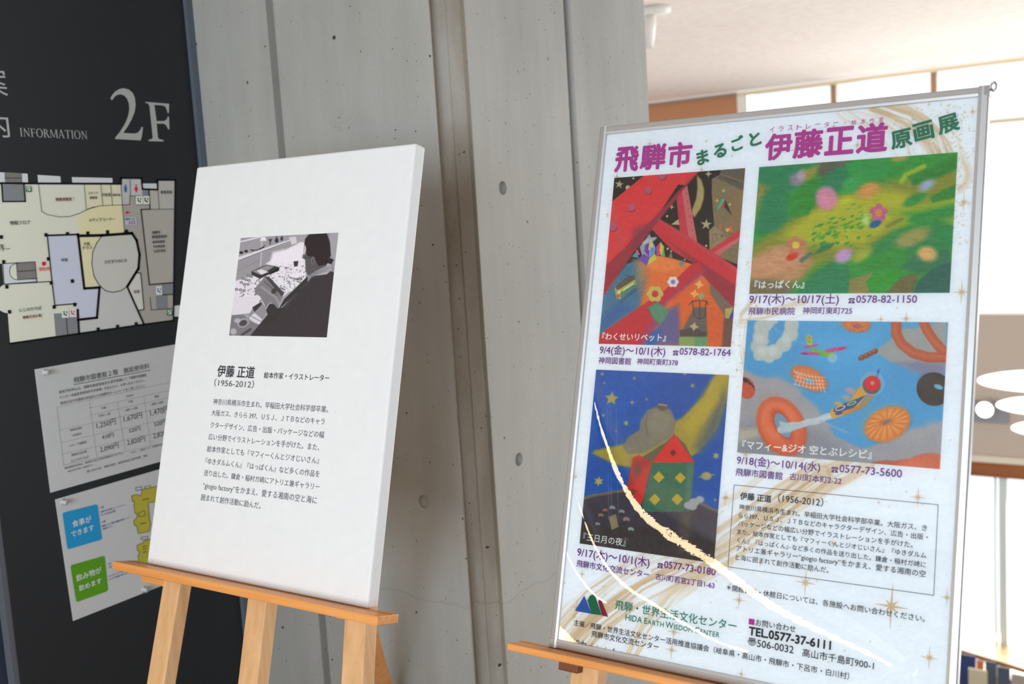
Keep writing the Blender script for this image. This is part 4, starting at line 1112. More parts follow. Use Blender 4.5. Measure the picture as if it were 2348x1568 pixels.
for p, c in (([(350, 610), (425, 510), (445, 560), (470, 620), (430, 680), (375, 700)], (170, 168, 182)), ([(390, 600), (428, 545), (420, 680), (385, 640)], (116, 70, 176)), ([(425, 560), (450, 590), (440, 640), (415, 630)], (214, 214, 110)), ([(340, 700), (380, 660), (430, 690), (402, 748)], (126, 84, 178)), ([(425, 690), (465, 655), (476, 702), (405, 745)], (206, 204, 90)), ([(430, 610), (470, 620), (465, 660), (430, 680)], (120, 150, 200)), ([(472, 610), (508, 568), (515, 670), (475, 670)], (196, 80, 150)), ([(505, 570), (535, 610), (515, 680), (500, 640)], (232, 200, 70)), ([(530, 605), (542, 680), (515, 682)], (90, 180, 100)), ([(290, 680), (325, 645), (342, 690)], (70, 170, 190)), ([(320, 640), (335, 628), (352, 665), (335, 672)], (226, 110, 130)), ([(585, 635), (598, 690), (565, 690)], (150, 130, 104)), ([(664, 705), (682, 738), (660, 752), (640, 738)], (110, 150, 150))): A.poly(p, c, 4)
A.ell(424, 560, 60, 16, (196, 194, 186), -22, 5, 0.9)
A.poly([(165, 935), (165, 900), (310, 815), (322, 895), (205, 1000), (178, 992)], (190, 180, 92), 4); A.poly([(165, 905), (240, 845), (312, 815), (316, 850), (200, 925), (178, 930)], (104, 92, 78), 4); A.poly([(205, 955), (310, 875), (318, 910), (210, 1000)], (72, 142, 104), 4); A.poly([(185, 938), (205, 930), (208, 955), (185, 960)], (220, 220, 180)); A.ell(188, 975, 12, 12, (220, 80, 70)); A.line([(230, 930), (300, 885)], 12, (226, 224, 170), 4); A.line([(230, 820), (280, 830), (240, 850), (270, 815)], 3, (60, 56, 56), 3); A.poly([(210, 1010), (320, 910), (330, 930), (200, 1030)], (40, 84, 140), 14, 0.8)
# plain colour blossoms instead of figures
for x, y, s_, c1, c2 in ((465, 960, 62, (206, 190, 100), (208, 56, 62)), (600, 870, 42, (226, 226, 222), (150, 130, 170))):
    for i in range(6): t = i * math.pi / 3; A.ell(x + s_ * 0.6 * math.cos(t), y + s_ * 0.6 * math.sin(t), s_ * 0.42, s_ * 0.42, c1, soft=8)
    A.ell(x, y, s_ * 0.4, s_ * 0.4, c2, soft=8)
A.poly([(410, 1060), (480, 1020), (570, 1080), (540, 1150), (500, 1190), (440, 1130)], (92, 152, 116), 20)
A.grain(16, 16, 16, 4)
A.obj('picture', pic_mat, sheet_o, 0.0006)

# 2 flower meadow
A = Art(PST, 0.2790, 0.5702, 0.5683, 0.7690, 400, 280, (1700, 340, 3.919))
G, G2, Y1, OL, BR = (46, 156, 62), (28, 140, 92), (186, 184, 48), (146, 150, 52), (150, 122, 92)
A.fill(G)
A.poly([(60, 900), (420, 640), (900, 420), (1300, 300), (1700, 210), (1960, 150), (1960, 420), (1880, 560), (1500, 640), (1300, 800), (1180, 900), (900, 980), (700, 1060), (400, 1240), (60, 1330)], OL, 90)
A.poly([(350, 800), (620, 580), (900, 430), (1250, 380), (1500, 400), (1450, 560), (1380, 700), (1100, 860), (820, 900), (600, 860)], Y1, 80); A.poly([(1300, 560), (1960, 420), (1960, 520), (1400, 720)], (160, 176, 44), 50); A.poly([(1420, 580), (1600, 560), (1960, 480), (1960, 560), (1580, 680)], (64, 160, 60), 40, 0.7)
A.poly([(60, 1000), (300, 880), (560, 900), (640, 1020), (540, 1180), (60, 1330)], (196, 150, 104), 80); A.ell(330, 1010, 240, 110, (214, 160, 122), -20, 90, 0.8); A.poly([(60, 1180), (300, 1180), (500, 1240), (400, 1330), (60, 1330)], (132, 118, 86), 60)
A.poly([(680, 120), (1000, 100), (940, 180), (760, 300), (690, 260)], (104, 104, 86), 50); A.poly([(760, 240), (860, 170), (960, 160), (960, 300), (840, 420), (690, 330)], G2, 40); A.poly([(150, 160), (680, 130), (600, 280), (420, 420), (440, 620), (320, 740), (180, 780), (110, 740)], G2, 40); A.poly([(430, 480), (580, 260), (720, 250), (700, 420), (600, 600), (430, 620)], (42, 150, 56), 30)
A.poly([(470, 300), (540, 200), (700, 150), (660, 260), (540, 320)], (160, 156, 70), 40); A.ell(500, 280, 70, 60, (150, 142, 150), -30, 40); A.ell(540, 245, 40, 50, (196, 170, 176), 20, 30, 0.9); A.poly([(140, 300), (250, 340), (180, 480), (120, 720), (120, 500)], (160, 150, 70), 50, 0.8)
A.poly([(940, 130), (1340, 110), (1300, 260), (1160, 300), (980, 260)], (40, 158, 76), 40); A.ell(1420, 90, 80, 30, (176, 160, 76), -6, 24); A.ell(1000, 320, 100, 60, (60, 170, 90), -40, 40)
A.line([(1440, 300), (1480, 240), (1560, 205), (1640, 165)], 46, (170, 190, 50), 24); A.poly([(1500, 260), (1940, 60), (1960, 180), (1640, 320), (1540, 330)], (44, 140, 50), 40)
A.poly([(1690, 440), (1940, 320), (1940, 440), (1720, 490)], (40, 142, 56), 30); A.ell(1560, 460, 110, 42, (50, 154, 66), -28, 20)
A.poly([(1480, 660), (1560, 600), (1930, 510), (1930, 720), (1700, 690)], (40, 150, 66), 30); A.poly([(1190, 860), (1400, 760), (1900, 660), (1900, 900), (1740, 1000), (1440, 1080), (1120, 1080)], (44, 142, 76), 60)
A.poly([(480, 1320), (640, 1140), (800, 1030), (960, 1050), (980, 1180), (960, 1320)], G2, 16); A.poly([(960, 1060), (1300, 900), (1480, 900), (1460, 1040), (1200, 1110)], (44, 152, 56), 24); A.poly([(970, 1180), (1190, 1110), (1130, 1220), (1180, 1320), (960, 1320)], (150, 142, 80), 24); A.poly([(1120, 1200), (1220, 1110), (1400, 1080), (1440, 1160), (1300, 1290), (1160, 1300)], (44, 160, 50), 16); A.poly([(1300, 1300), (1440, 1160), (1600, 1120), (1560, 1220), (1540, 1320)], (120, 110, 66), 24)
A.poly([(1530, 1320), (1600, 1180), (1740, 1060), (1900, 1000), (1900, 1320)], (28, 108, 92), 20); A.poly([(1440, 1080), (1560, 960), (1880, 900), (1880, 1010), (1620, 1130)], (40, 128, 86), 30); A.poly([(1740, 800), (1920, 640), (1900, 880), (1760, 900)], (30, 146, 80), 40)
A.ell(1540, 800, 170, 70, (166, 160, 88), -24, 40); A.poly([(1780, 640), (1940, 600), (1920, 700)], (150, 170, 60), 40, 0.7)
for i in range(80):
    x = rs.uniform(640, 1180); y = 980 - 0.42 * x + rs.normal(0, 75)
    A.ell(x, y + 120, rs.uniform(8, 36), rs.uniform(4, 13), rs.choice([(60, 160, 62), (92, 168, 58), (150, 180, 54)]) if False else [(60, 160, 62), (92, 168, 58), (44, 150, 70)][int(rs.integers(3))], -22, 7, 0.8)
for x, y, w, h, c, r in ((765, 450, 100, 108, (224, 148, 172), 0), (1145, 375, 105, 66, (216, 156, 82), -24), (1665, 332, 78, 42, (170, 180, 206), -28), (922, 965, 84, 60, (206, 160, 206), -26), (1672, 950, 92, 68, (226, 180, 110), 10), (1080, 960, 100, 50, (176, 178, 62), -30), (940, 468, 60, 34, (196, 196, 52), -16), (1120, 640, 34, 48, (196, 216, 130), 0)): A.ell(x, y, w, h, c, r, 40, 0.95); A.ell(x - 8, y + 12, w * 0.45, h * 0.45, tuple(min(255, v * 1.05) for v in c), r, 30, 0.6)
A.poly([(650, 960), (720, 880), (860, 840), (800, 900)], (40, 128, 88), 20, 0.9); A.line([(540, 1010), (620, 950)], 36, (70, 120, 104), 20, 0.8); A.line([(1310, 700), (1440, 640)], 34, (130, 134, 60), 20, 0.9)
for x, y, s_, c1, c2, c3 in ((490, 870, 92, (204, 132, 106), (222, 206, 60), (214, 66, 40)), (1235, 580, 90, (200, 104, 144), (222, 150, 80), (28, 98, 160))):
    A.ell(x - 30, y + s_ * 1.1, s_ * 0.65, s_ * 0.34, c3, -28, 14)
    for i in range(5): t = i * 2 * math.pi / 5 - 0.3; A.ell(x + s_ * 0.5 * math.cos(t), y + s_ * 0.5 * math.sin(t), s_ * 0.42, s_ * 0.36, c1, math.degrees(t), 10)
    A.ell(x, y, s_ * 0.36, s_ * 0.36, c2, soft=12)
A.grain(26, 60, 14, 6, 3); A.grain(14, 12, 10, 7, 2)
A.obj('picture', pic_mat, sheet_o, 0.0006)

# 3 rings of bread in a cloudy sky
A = Art(PST, 0.2797, 0.5706, 0.3252, 0.5270, 400, 280, (1670, 720, 3.92))
A.fill((82, 164, 206)); A.poly([(600, 60), (1500, 60), (1400, 500), (900, 600), (700, 400)], (92, 176, 216), 200, 0.7)
cl, cl2 = (168, 164, 166), (150, 150, 154)
A.poly([(100, 480), (160, 500), (280, 570), (420, 570), (560, 620), (640, 690), (720, 780), (800, 850), (830, 920), (900, 1000), (960, 1100), (1180, 1200), (1260, 1200), (1480, 1110), (1640, 1040), (1780, 1010), (1930, 960), (1930, 1420), (60, 1300)], cl, 30)
for x, y, r in ((430, 640, 90), (560, 700, 90), (700, 860, 100), (780, 920, 70), (250, 640, 90), (1700, 1080, 90), (1560, 1120, 80), (1840, 1020, 80)): A.ell(x, y, r, r * 0.8, (176, 172, 172), soft=70, a=0.7)
A.poly([(60, 1000), (400, 900), (900, 1090), (1100, 1260), (1300, 1330), (60, 1300)], cl2, 90, 0.8); A.poly([(90, 1040), (260, 1020), (300, 1100), (90, 1150)], (190, 182, 160), 40, 0.8)
A.poly([(1330, 320), (1420, 260), (1490, 200), (1560, 130), (1700, 120), (1960, 60), (1960, 520), (1700, 520), (1600, 480), (1440, 420), (1340, 350)], (168, 170, 164), 24); A.poly([(1500, 440), (1700, 420), (1950, 440), (1950, 540), (1740, 540)], (140, 140, 164), 50, 0.9); A.poly([(1560, 70), (1720, 60), (1700, 120), (1570, 130)], (96, 170, 206), 16)
for x, y, r in ((300, 210, 80), (260, 290, 60), (330, 350, 70), (420, 340, 70), (500, 270, 70), (560, 180, 70), (570, 100, 66), (300, 120, 70), (390, 90, 60), (275, 370, 50), (370, 390, 50)): A.ell(x, y, r, r, (196, 198, 190), soft=20)
for x, y, r in ((300, 340, 40), (400, 330, 44), (520, 220, 40), (280, 220, 40)): A.ell(x, y, r, r, (212, 213, 206), soft=40, a=0.8)
A.ell(430, 165, 56, 100, (86, 164, 206), 30, 14); A.line([(380, 100), (460, 165), (680, 270)], 4, (160, 200, 222), 6, 0.7)


def ringb(cx, cy, rx, ry, rot, c, hx, hy, hr, hcol, dark, light):
    A.ell(cx, cy, rx, ry, c, rot, 6)
    A.ell(cx - rx * 0.16, cy - ry * 0.22, rx * 0.8, ry * 0.72, light, rot, rx * 0.5, 0.55, 0.45)
    A.ell(cx + rx * 0.02, cy + ry * 0.03, rx * 0.99, ry * 0.99, dark, rot, rx * 0.22, 0.5, 0.93)
    A.ell(hx, hy, hr[0] * 1.25, hr[1] * 1.25, dark, rot, hr[0] * 0.7, 0.7); A.ell(hx, hy, hr[0], hr[1], hcol, rot, 5)


OR = (222, 118, 66)
ringb(480, 1010, 205, 280, -28, (220, 106, 64), 490, 1000, (56, 120), (130, 160, 178), (178, 70, 44), (238, 150, 104))
ringb(730, 580, 172, 92, 28, (220, 126, 70), 730, 605, (48, 22), (100, 170, 200), (186, 90, 48), (236, 160, 100))
for i in range(9): A.line([(590 + 32 * i, 500 + 10 * i), (630 + 28 * i, 560 + 12 * i), (600 + 34 * i, 640 + 8 * i)], 5, (238, 226, 214), 4, 0.9)
for i in range(4): A.line([(590, 520 + 36 * i), (730, 560 + 34 * i), (870, 570 + 30 * i)], 5, (238, 226, 214), 4, 0.8)
ringb(1155, 100, 124, 64, 4, (218, 130, 80), 1155, 108, (28, 16), (180, 120, 130), (180, 90, 50), (232, 150, 100)); 
for i in range(60): A.ell(rs.normal(1155, 60), rs.normal(100, 28), 4, 3, (150, 74, 40), soft=3, a=0.7)
A.ell(1850, 675, 158, 150, (62, 50, 46), 20, 6); A.ell(1830, 640, 110, 90, (78, 66, 60), 20, 80, 0.6); A.ell(1890, 655, 42, 20, (110, 190, 220), 20, 5)
ringb(1430, 990, 215, 145, -24, (226, 142, 62), 1425, 970, (44, 16), (120, 130, 120), (186, 96, 40), (240, 176, 96))
for i in range(16):
    t = i * 2 * math.pi / 16; x, y = 1430 + 195 * math.cos(t), 990 + 130 * math.sin(t) - 0.30 * 195 * math.cos(t)
    A.line([(1425 + 52 * math.cos(t), 970 + 24 * math.sin(t)), (x, y)], 9, (196, 104, 44), 12, 0.7); A.line([(1425 + 70 * math.cos(t + .2), 970 + 36 * math.sin(t + .2)), (1430 + 180 * math.cos(t + .2), 990 + 120 * math.sin(t + .2) - 0.28 * 180 * math.cos(t + .2))], 16, (240, 172, 88), 16, 0.5)
A.ell(160, 665, 80, 100, (206, 90, 66), -20, 6); A.poly([(120, 560), (170, 580), (225, 640), (244, 690), (200, 630), (190, 640), (170, 605), (160, 625), (120, 590)], (58, 40, 34), 4)
A.line([(1510, 60), (1510, 180), (1560, 270), (1660, 350), (1800, 390), (1960, 390)], 92, (190, 96, 60), 10); A.line([(1500, 60), (1500, 180), (1550, 270), (1650, 345), (1800, 380), (1960, 378)], 40, (208, 116, 76), 36, 0.8); A.line([(1750, 60), (1790, 150), (1850, 240), (1930, 330)], 88, (190, 96, 60), 10); A.line([(1740, 60), (1780, 150), (1840, 240), (1930, 320)], 36, (212, 120, 80), 34, 0.8)
for x, y in ((1200, 392), (1242, 374), (1280, 354), (1316, 336)): A.ell(x, y, 34, 24, (150, 82, 58), -25, 6); A.ell(x - 6, y - 8, 14, 10, (190, 120, 90), -25, 10)
A.ell(1560, 1370, 260, 60, (200, 96, 64), -6, 10); A.ell(1800, 1340, 190, 90, (212, 110, 74), -4, 10); A.ell(1640, 1350, 160, 50, (222, 124, 84), -6, 40, 0.7); A.ell(1400, 1345, 120, 30, (196, 100, 70), -4, 10)
A.line([(470, 1040), (560, 1000), (640, 1000), (720, 970), (800, 960), (880, 925), (960, 905)], 58, (196, 206, 206), 12, 1, 0, False); A.line([(800, 955), (960, 905)], 14, (214, 220, 220), 8); A.poly([(460, 960), (560, 990), (660, 975), (680, 1010), (560, 1060), (480, 1070)], (186, 200, 200), 14); A.line([(820, 960), (920, 1000), (1060, 1060)], 20, (176, 180, 186), 24, 0.7)
for p, c in (([(700, 250), (700, 200), (725, 185), (752, 200), (760, 290), (720, 290)], (176, 200, 90)), ([(720, 280), (800, 320), (880, 335), (960, 350), (940, 385), (850, 380), (760, 340)], (130, 186, 66)), ([(860, 325), (960, 300), (1060, 290), (1070, 312), (980, 335), (890, 348)], (216, 84, 150)), ([(645, 345), (760, 342), (830, 352), (820, 370), (700, 370), (650, 360)], (212, 84, 146)), ([(668, 290), (740, 280), (800, 266), (808, 285), (740, 300), (690, 310)], (212, 90, 150))): A.poly(p, c, 4)
A.ell(726, 228, 16, 26, (214, 110, 80), 0, 4, 1, 0.6); A.ell(1018, 312, 24, 9, (190, 30, 70), -8, 4, 1, 0.5); A.ell(688, 356, 24, 8, (110, 50, 110), 4, 4, 1, 0.4); A.ell(938, 395, 42, 44, (196, 206, 206), 30, 8, 0.6)
A.line([(1210, 690), (1140, 790), (1060, 850), (960, 890)], 92, (226, 166, 56), 10); A.poly([(1235, 730), (1160, 760), (1050, 800), (950, 850), (945, 880), (1010, 880), (1120, 850)], (36, 84, 150), 5); A.line([(1300, 720), (1200, 830), (1040, 890)], 40, (222, 136, 52), 16, 0.8); A.ell(1110, 802, 44, 16, (230, 230, 220), -22, 4); A.ell(1110, 802, 34, 11, (60, 140, 80), -22, 4); A.ell(1008, 845, 48, 20, (230, 230, 226), -20, 4); A.ell(1006, 845, 36, 13, (130, 60, 60), -20, 4); A.ell(995, 890, 34, 16, (40, 90, 160), -14, 4); A.ell(990, 805, 40, 16, (224, 170, 60), 14, 4)
A.poly([(1325, 570), (1340, 510), (1362, 484), (1356, 530), (1345, 580)], (40, 92, 160), 4); A.ell(1296, 625, 112, 108, (150, 190, 206), 0, 6, 0.55); A.ell(1290, 640, 82, 80, (92, 80, 76), 0, 8, 0.8); A.ell(1296, 625, 74, 70, (218, 44, 50), 0, 5); A.ell(1296, 620, 18, 18, (224, 150, 120), 0, 6)
A.ell(1100, 690, 50, 30, (206, 160, 150), 20, 16, 0.8); A.ell(1060, 750, 42, 22, (196, 170, 150), 10, 16, 0.8)
A.grain(12, 20, 20, 9)
A.obj('picture', pic_mat, sheet_o, 0.0006)

# 4 a house under a crescent moon
A = Art(PST, 0.0227, 0.2570, 0.1568, 0.4418, 330, 400, (1300, 840, 3.0154))
A.fill((36, 92, 170)); A.poly([(150, 10), (700, 20), (500, 400), (140, 500)], (40, 104, 186), 200, 0.6)
A.poly([(1030, 40), (1130, 40), (1110, 220), (1040, 420), (900, 600), (760, 690), (560, 720), (330, 680), (175, 600), (190, 580), (380, 540), (600, 470), (800, 350), (950, 200)], (176, 156, 66), 22); A.poly([(1080, 150), (1110, 220), (1050, 440), (920, 600), (880, 560)], (112, 116, 104), 60, 0.9); A.poly([(1000, 100), (1100, 60), (1040, 260), (860, 480), (800, 420)], (192, 168, 64), 50, 0.9)
for x, y, r, n in ((310, 222, 44, 5), (220, 795, 32, 6), (870, 132, 16, 6), (452, 250, 14, 6), (410, 392, 20, 6), (1032, 618, 24, 6), (245, 52, 14, 6), (468, 82, 12, 6), (552, 228, 10, 6), (252, 338, 10, 6), (260, 115, 9, 6), (340, 445, 8, 6), (1025, 922, 9, 6), (815, 50, 12, 6)): A.star(x, y, r * 1.1, (186, 172, 104), n, 6, 0.5, 8)
A.ell(965, 758, 36, 28, (180, 164, 110), 0, 10); A.line([(915, 765), (1020, 748)], 8, (180, 164, 110), 6)
A.poly([(60, 930), (180, 890), (400, 855), (600, 860), (820, 900), (1060, 1010), (1060, 1370), (60, 1260)], (72, 66, 78), 8); A.line([(60, 935), (180, 892), (400, 857), (600, 862), (820, 902), (1060, 1010)], 18, (150, 124, 84), 16, 0.8); A.poly([(90, 1100), (600, 1080), (1060, 1200), (1060, 1370), (60, 1260)], (70, 62, 60), 60, 0.8); A.poly([(780, 1010), (860, 1010), (840, 1290), (770, 1290)], (96, 82, 74), 30, 0.8)
A.poly([(500, 640), (585, 662), (880, 660), (820, 540), (745, 468), (690, 520)], (112, 106, 76), 6); A.poly([(458, 630), (500, 612), (586, 662), (520, 950), (495, 960), (415, 850)], (214, 56, 50), 4); A.poly([(458, 640), (560, 655), (500, 760), (420, 850)], (150, 62, 56), 50, 0.7)
A.poly([(586, 662), (745, 468), (882, 665)], (222, 58, 48), 4); A.poly([(586, 664), (882, 666), (856, 900), (812, 1006), (515, 1004)], (66, 118, 90), 4); A.poly([(830, 670), (882, 666), (856, 1000), (820, 1004)], (96, 130, 104), 16, 0.8)
for x, y, r, c in ((636, 765, 36, (206, 172, 50)), (785, 770, 35, (206, 172, 50)), (608, 920, 36, (206, 172, 50)), (764, 918, 37, (206, 172, 50)), (735, 597, 22, (120, 44, 40)), (492, 725, 26, (130, 84, 54)), (458, 866, 22, (120, 80, 50))): A.star(x, y, r * 1.1, c, 4, 0, 0.72, 5)
for x, y, r, c in ((315, 978, 18, (160, 164, 160)), (265, 995, 15, (196, 110, 80)), (380, 1004, 18, (150, 156, 152)), (236, 1030, 17, (160, 130, 96)), (214, 1090, 15, (150, 160, 164)), (412, 1058, 22, (170, 130, 114)), (444, 1126, 19, (160, 164, 164)), (408, 1195, 16, (104, 96, 84))): A.ell(x, y, r * 1.1, r * 0.8, c, 10, 6); A.ell(x, y + r * 0.8, r * 0.7, r * 0.5, (66, 60, 58), 0, 8)
A.poly([(290, 1040), (340, 1020), (358, 1110), (310, 1130)], (150, 134, 96), 6)
for x in (278, 298, 342): A.line([(x, 250), (x + 14, 1060)], 3, (150, 170, 200), 5, 0.45)
# a plain grey sack on the roof and a small pale cloud beside the house
A.poly([(390, 560), (420, 490), (500, 440), (510, 370), (560, 300), (640, 270), (720, 300), (752, 380), (740, 470), (690, 510), (600, 560), (520, 600), (420, 605)], (142, 132, 112), 14); A.ell(640, 380, 80, 90, (156, 146, 124), 10, 60, 0.7); A.line([(560, 320), (545, 400), (560, 480)], 6, (112, 100, 86), 8, 0.7)
A.ell(660, 285, 34, 22, (112, 100, 84), 12, 10); A.line([(636, 262), (690, 270)], 12, (186, 150, 100), 6)
for x, y, r in ((840, 960, 30), (880, 940, 36), (920, 920, 30), (870, 970, 30)): A.ell(x, y, r, r * 0.8, (176, 176, 172), soft=10)
A.grain(14, 26, 26, 12)
A.obj('picture', pic_mat, sheet_o, 0.0006)

# ---- lettering of the poster
mag, teal, pur, blk, wht_i, tl2 = ink((184, 58, 148)), ink((28, 122, 92)), ink((112, 52, 136)), ink((44, 42, 46)), ink((236, 236, 232)), ink((56, 128, 108))
zt1, zt2 = zoom(1360, 180, 4.696), zoom(1740, 180, 3.862)
def zb(z, b): return (*z(b[0], b[1]), *z(b[2], b[3]))
for z, ch, b, m_, r in ((zt1, '飛', (238, 735, 492, 1006), mag, 0), (zt1, '騨', (512, 706, 782, 982), mag, 0), (zt1, '市', (806, 684, 1064, 958), mag, 0),
                        (zt1, 'ま', (1100, 758, 1262, 938), teal, 12), (zt1, 'る', (1286, 690, 1448, 870), teal, 13), (zt1, 'ご', (1480, 594, 1634, 806), teal, 16), (zt1, 'と', (1670, 560, 1822, 742), teal, 14),
                        (zt2, '伊', (56, 484, 296, 722), mag, 0), (zt2, '藤', (306, 450, 570, 704), mag, 0), (zt2, '正', (586, 428, 844, 676), mag, 0), (zt2, '道', (866, 394, 1142, 658), mag, 0),
                        (zt2, '原', (1162, 432, 1360, 640), teal, 10), (zt2, '画', (1356, 364, 1560, 570), teal, 12), (zt2, '展', (1574, 294, 1782, 508), teal, 13)):
    s = MB(); glyph_in_box(s, PST, ch, zb(z, b), m_, 0.0009, 0.036, r); s.obj('title_character', sheet_o)


def put(s, z, a, b, m_, bold=0.012, nm='text_line', n=0.0008, **k):
    g = MB(); text(g, PST, s, z(*a), z(*b), m_, n, bold, **k); g.obj(nm, sheet_o)


g = MB(); row = 'イラストレーター・絵本作家'
P_a, P_b = zt2(118, 452), zt2(1085, 366)
for i, ch in enumerate(row):
    t = i / (len(row) - 1); x, y = P_a[0] + (P_b[0] - P_a[0]) * t, P_a[1] + (P_b[1] - P_a[1]) * t
    h = 5.8; w = 5.8
    if ch == 'ー': text(g, PST, ch, (x - w, y + 4), (x + w, y + 3), mag, 0.0008, 0)
    elif ch == '・': glyph_in_box(g, PST, ch, (x - 1.2, y - 1, x + 1.2, y + 1.4), mag, 0.0008)
    else: glyph_in_box(g, PST, ch, (x - w, y - h, x + w, y + h), mag, 0.0008)
g.obj('subtitle', sheet_o)
def phone(z, a, b):
    """the solid telephone mark in front of a number"""
    A_, B_ = np.array(PST.px(z(*a))), np.array(PST.px(z(*b))); w = B_[0] - A_[0]; v0 = (A_[1] + B_[1]) / 2; g = MB()
    P = lambda pts: [(A_[0] + w * x, v0 + w * y) for x, y in pts]
    g.poly(PST, P([(0.0, .54), (.04, .70), (.22, .80), (.78, .80), (.96, .70), (1.0, .54), (.98, .48), (.78, .48), (.74, .60), (.26, .60), (.22, .48), (.02, .48)]), 0.0008, pur)
    for q in ([(.30, .56), (.40, .56), (.40, .42), (.30, .42)], [(.60, .56), (.70, .56), (.70, .42), (.60, .42)], [(.26, .43), (.74, .43), (.97, .16), (.97, .0), (.03, .0), (.03, .16)]): g.poly(PST, P(q), 0.0008, pur)
    g.poly(PST, P([(.5 + .13 * math.cos(t), .20 + .13 * math.sin(t)) for t in np.linspace(0, 6.0, 16)]), 0.00085, ink((214, 206, 220)))
    g.obj('telephone_mark', sheet_o)


zA, zB, zC, zD, zE, zF = zoom(1360, 380, 3.267), zoom(1700, 340, 3.919), zoom(1670, 720, 3.92), zoom(1300, 840, 3.0154), zoom(1640, 1080, 3.2125), zoom(1150, 1300, 3.913)
put('『わくせいリベット』', zA, (68, 1307), (546, 1312), wht_i, 0.02, 'caption', 0.0012)
put('『はっぱくん』', zB, (118, 1258), (566, 1260), wht_i, 0.02, 'caption', 0.0012)
put('『マフィー&ジオ 空とぶレシピ』', zC, (124, 1222), (1290, 1288), wht_i, 0.02, 'caption', 0.0012)
put('『三日月の夜』', zD, (114, 1208), (406, 1236), wht_i, 0.004, 'caption', 0.0012)
put('9/4(金)～10/1(木)', zA, (48, 1410), (540, 1424), pur); phone(zA, (597, 1420), (639, 1421)); put('0578-82-1764', zA, (647, 1421), (1030, 1428), pur)
put('神岡図書館', zA, (40, 1482), (283, 1490), pur); put('神岡町東町378', zA, (328, 1492), (635, 1494), pur)
put('9/17(木)～10/17(土)', zB, (70, 1398), (875, 1396), pur); phone(zB, (960, 1394), (1021, 1394)); put('0578-82-1150', zB, (1031, 1394), (1578, 1392), pur)
put('飛騨市民病院', zB, (62, 1494), (480, 1496), pur); put('神岡町東町725', zB, (550, 1490), (995, 1488), pur)
put('9/18(金)～10/14(水)', zC, (75, 1352), (825, 1414), pur); phone(zC, (925, 1422), (987, 1427)); put('0577-73-5600', zC, (998, 1428), (1560, 1472), pur)
put('飛騨市図書館', zC, (65, 1452), (487, 1488), pur); put('古川町本町2-22', zC, (550, 1494), (1017, 1526), pur)
put('9/17(木)～10/1(木)', zD, (70, 1312), (570, 1388), pur); phone(zD, (625, 1392), (664, 1397)); put('0577-73-0180', zD, (671, 1398), (1027, 1448), pur)
put('飛騨市文化交流センター', zD, (65, 1392), (570, 1456), pur); put('古川町若宮2丁目1-63', zD, (612, 1476), (1020, 1532), pur)
g = MB(); g.line(PST, [PST.px(zE(*p)) for p in ((140, 102), (1643, 248), (1610, 915), (95, 705))], 0.0007, 0.0008, blk, True); g.obj('text_frame', sheet_o)
put('伊藤 正道', zE, (182, 208), (413, 230), blk, 0.02); put('（1956-2012）', zE, (462, 230), (795, 258), blk, 0.006)
for s_, a, b in (('神奈川県横浜市生まれ。早稲田大学社会科学部卒業。大阪ガス、き', (175, 288), (1560, 436)), ('らら397、ＵＳＪ、ＪＴＢなどのキャラクターデザイン、広告・出版・', (172, 350), (1565, 499)), ('パッケージなどの幅広い分野でイラストレーションを手がけた。', (168, 408), (1455, 560)), ('また、絵本作家としても『マフィーくんとジオじいさん』『ゆきダルム', (163, 468), (1555, 637)),
                 ('くん』『はっぱくん』など多くの作品を送り出した。鎌倉・稲村ガ崎に', (162, 530), (1552, 707)), ('アトリエ兼ギャラリー“giogio factory”をかまえ、愛する湘南の空', (155, 592), (1550, 777)), ('と海に囲まれて創作活動に励んだ。', (150, 656), (836, 748))): put(s_, zE, a, b, blk, 0.004)
put('＊開館日時・休館日については、各施設へお問い合わせください。', zE, (83, 884), (1545, 1104), blk, 0.006)
g = MB(); g.poly(PST, [PST.px(zE(*p)) for p in ((249, 1085), (291, 1092), (290, 1134), (248, 1127))], 0.0008, mag); g.obj('square_mark', sheet_o)
put('お問い合わせ', zE, (298, 1138), (592, 1186), blk, 0.006); put('TEL.0577-37-6111', zE, (245, 1212), (852, 1317), blk, 0.03); put('〠506-0032', zE, (237, 1284), (577, 1347), blk, 0.006); put('高山市千島町900-1', zE, (640, 1368), (1168, 1458), blk, 0.006)
put('飛騨・世界生活文化センター', zF, (1017, 392), (2108, 556), tl2, 0.008, 'logo_text')
def small_caps(word_pairs, a, b):
    A_, B_ = np.array(PST.px(a)), np.array(PST.px(b)); g = MB(); parts = []; x = 0
    for wd in word_pairs:
        for i, ch in enumerate(wd):
            co, F = glyph_mesh(ch, 0.008); zz = co[:, 2]; co = co[:, :2]; k = 1.0 if i == 0 or wd == 'HIDA' else 0.80
            parts.append((co * k, F, x, zz)); x += (co[:, 0].max() * k + 0.055)
        x += 0.20
    tot = x - 0.26; d = (B_ - A_)
    for co, F, x0, zz in parts:
        uv = A_ + np.outer((co[:, 0] + x0) / tot, d) + np.outer(co[:, 1] * np.hypot(*d) / tot * 1.06, [0, 1])
        g.mesh([PST.p(u, v, 0.0008 + z) for (u, v), z in zip(uv, zz)], F, tl2)
    g.obj('logo_text', sheet_o)
small_caps(['HIDA', 'EARTH', 'WISDOM', 'CENTER'], zF(1107, 474), zF(1955, 632))
for pts, c_ in (([(660, 392), (744, 257), (812, 420)], (54, 92, 168)), ([(772, 300), (795, 255), (820, 245), (843, 262), (898, 432), (812, 420)], (30, 110, 78)), ([(868, 312), (878, 292), (897, 296), (958, 447), (902, 434)], (140, 36, 62))):
    g = MB(); g.poly(PST, [PST.px(zF(*p)) for p in pts], 0.0008, ink(c_)); g.obj('logo_peak', sheet_o)
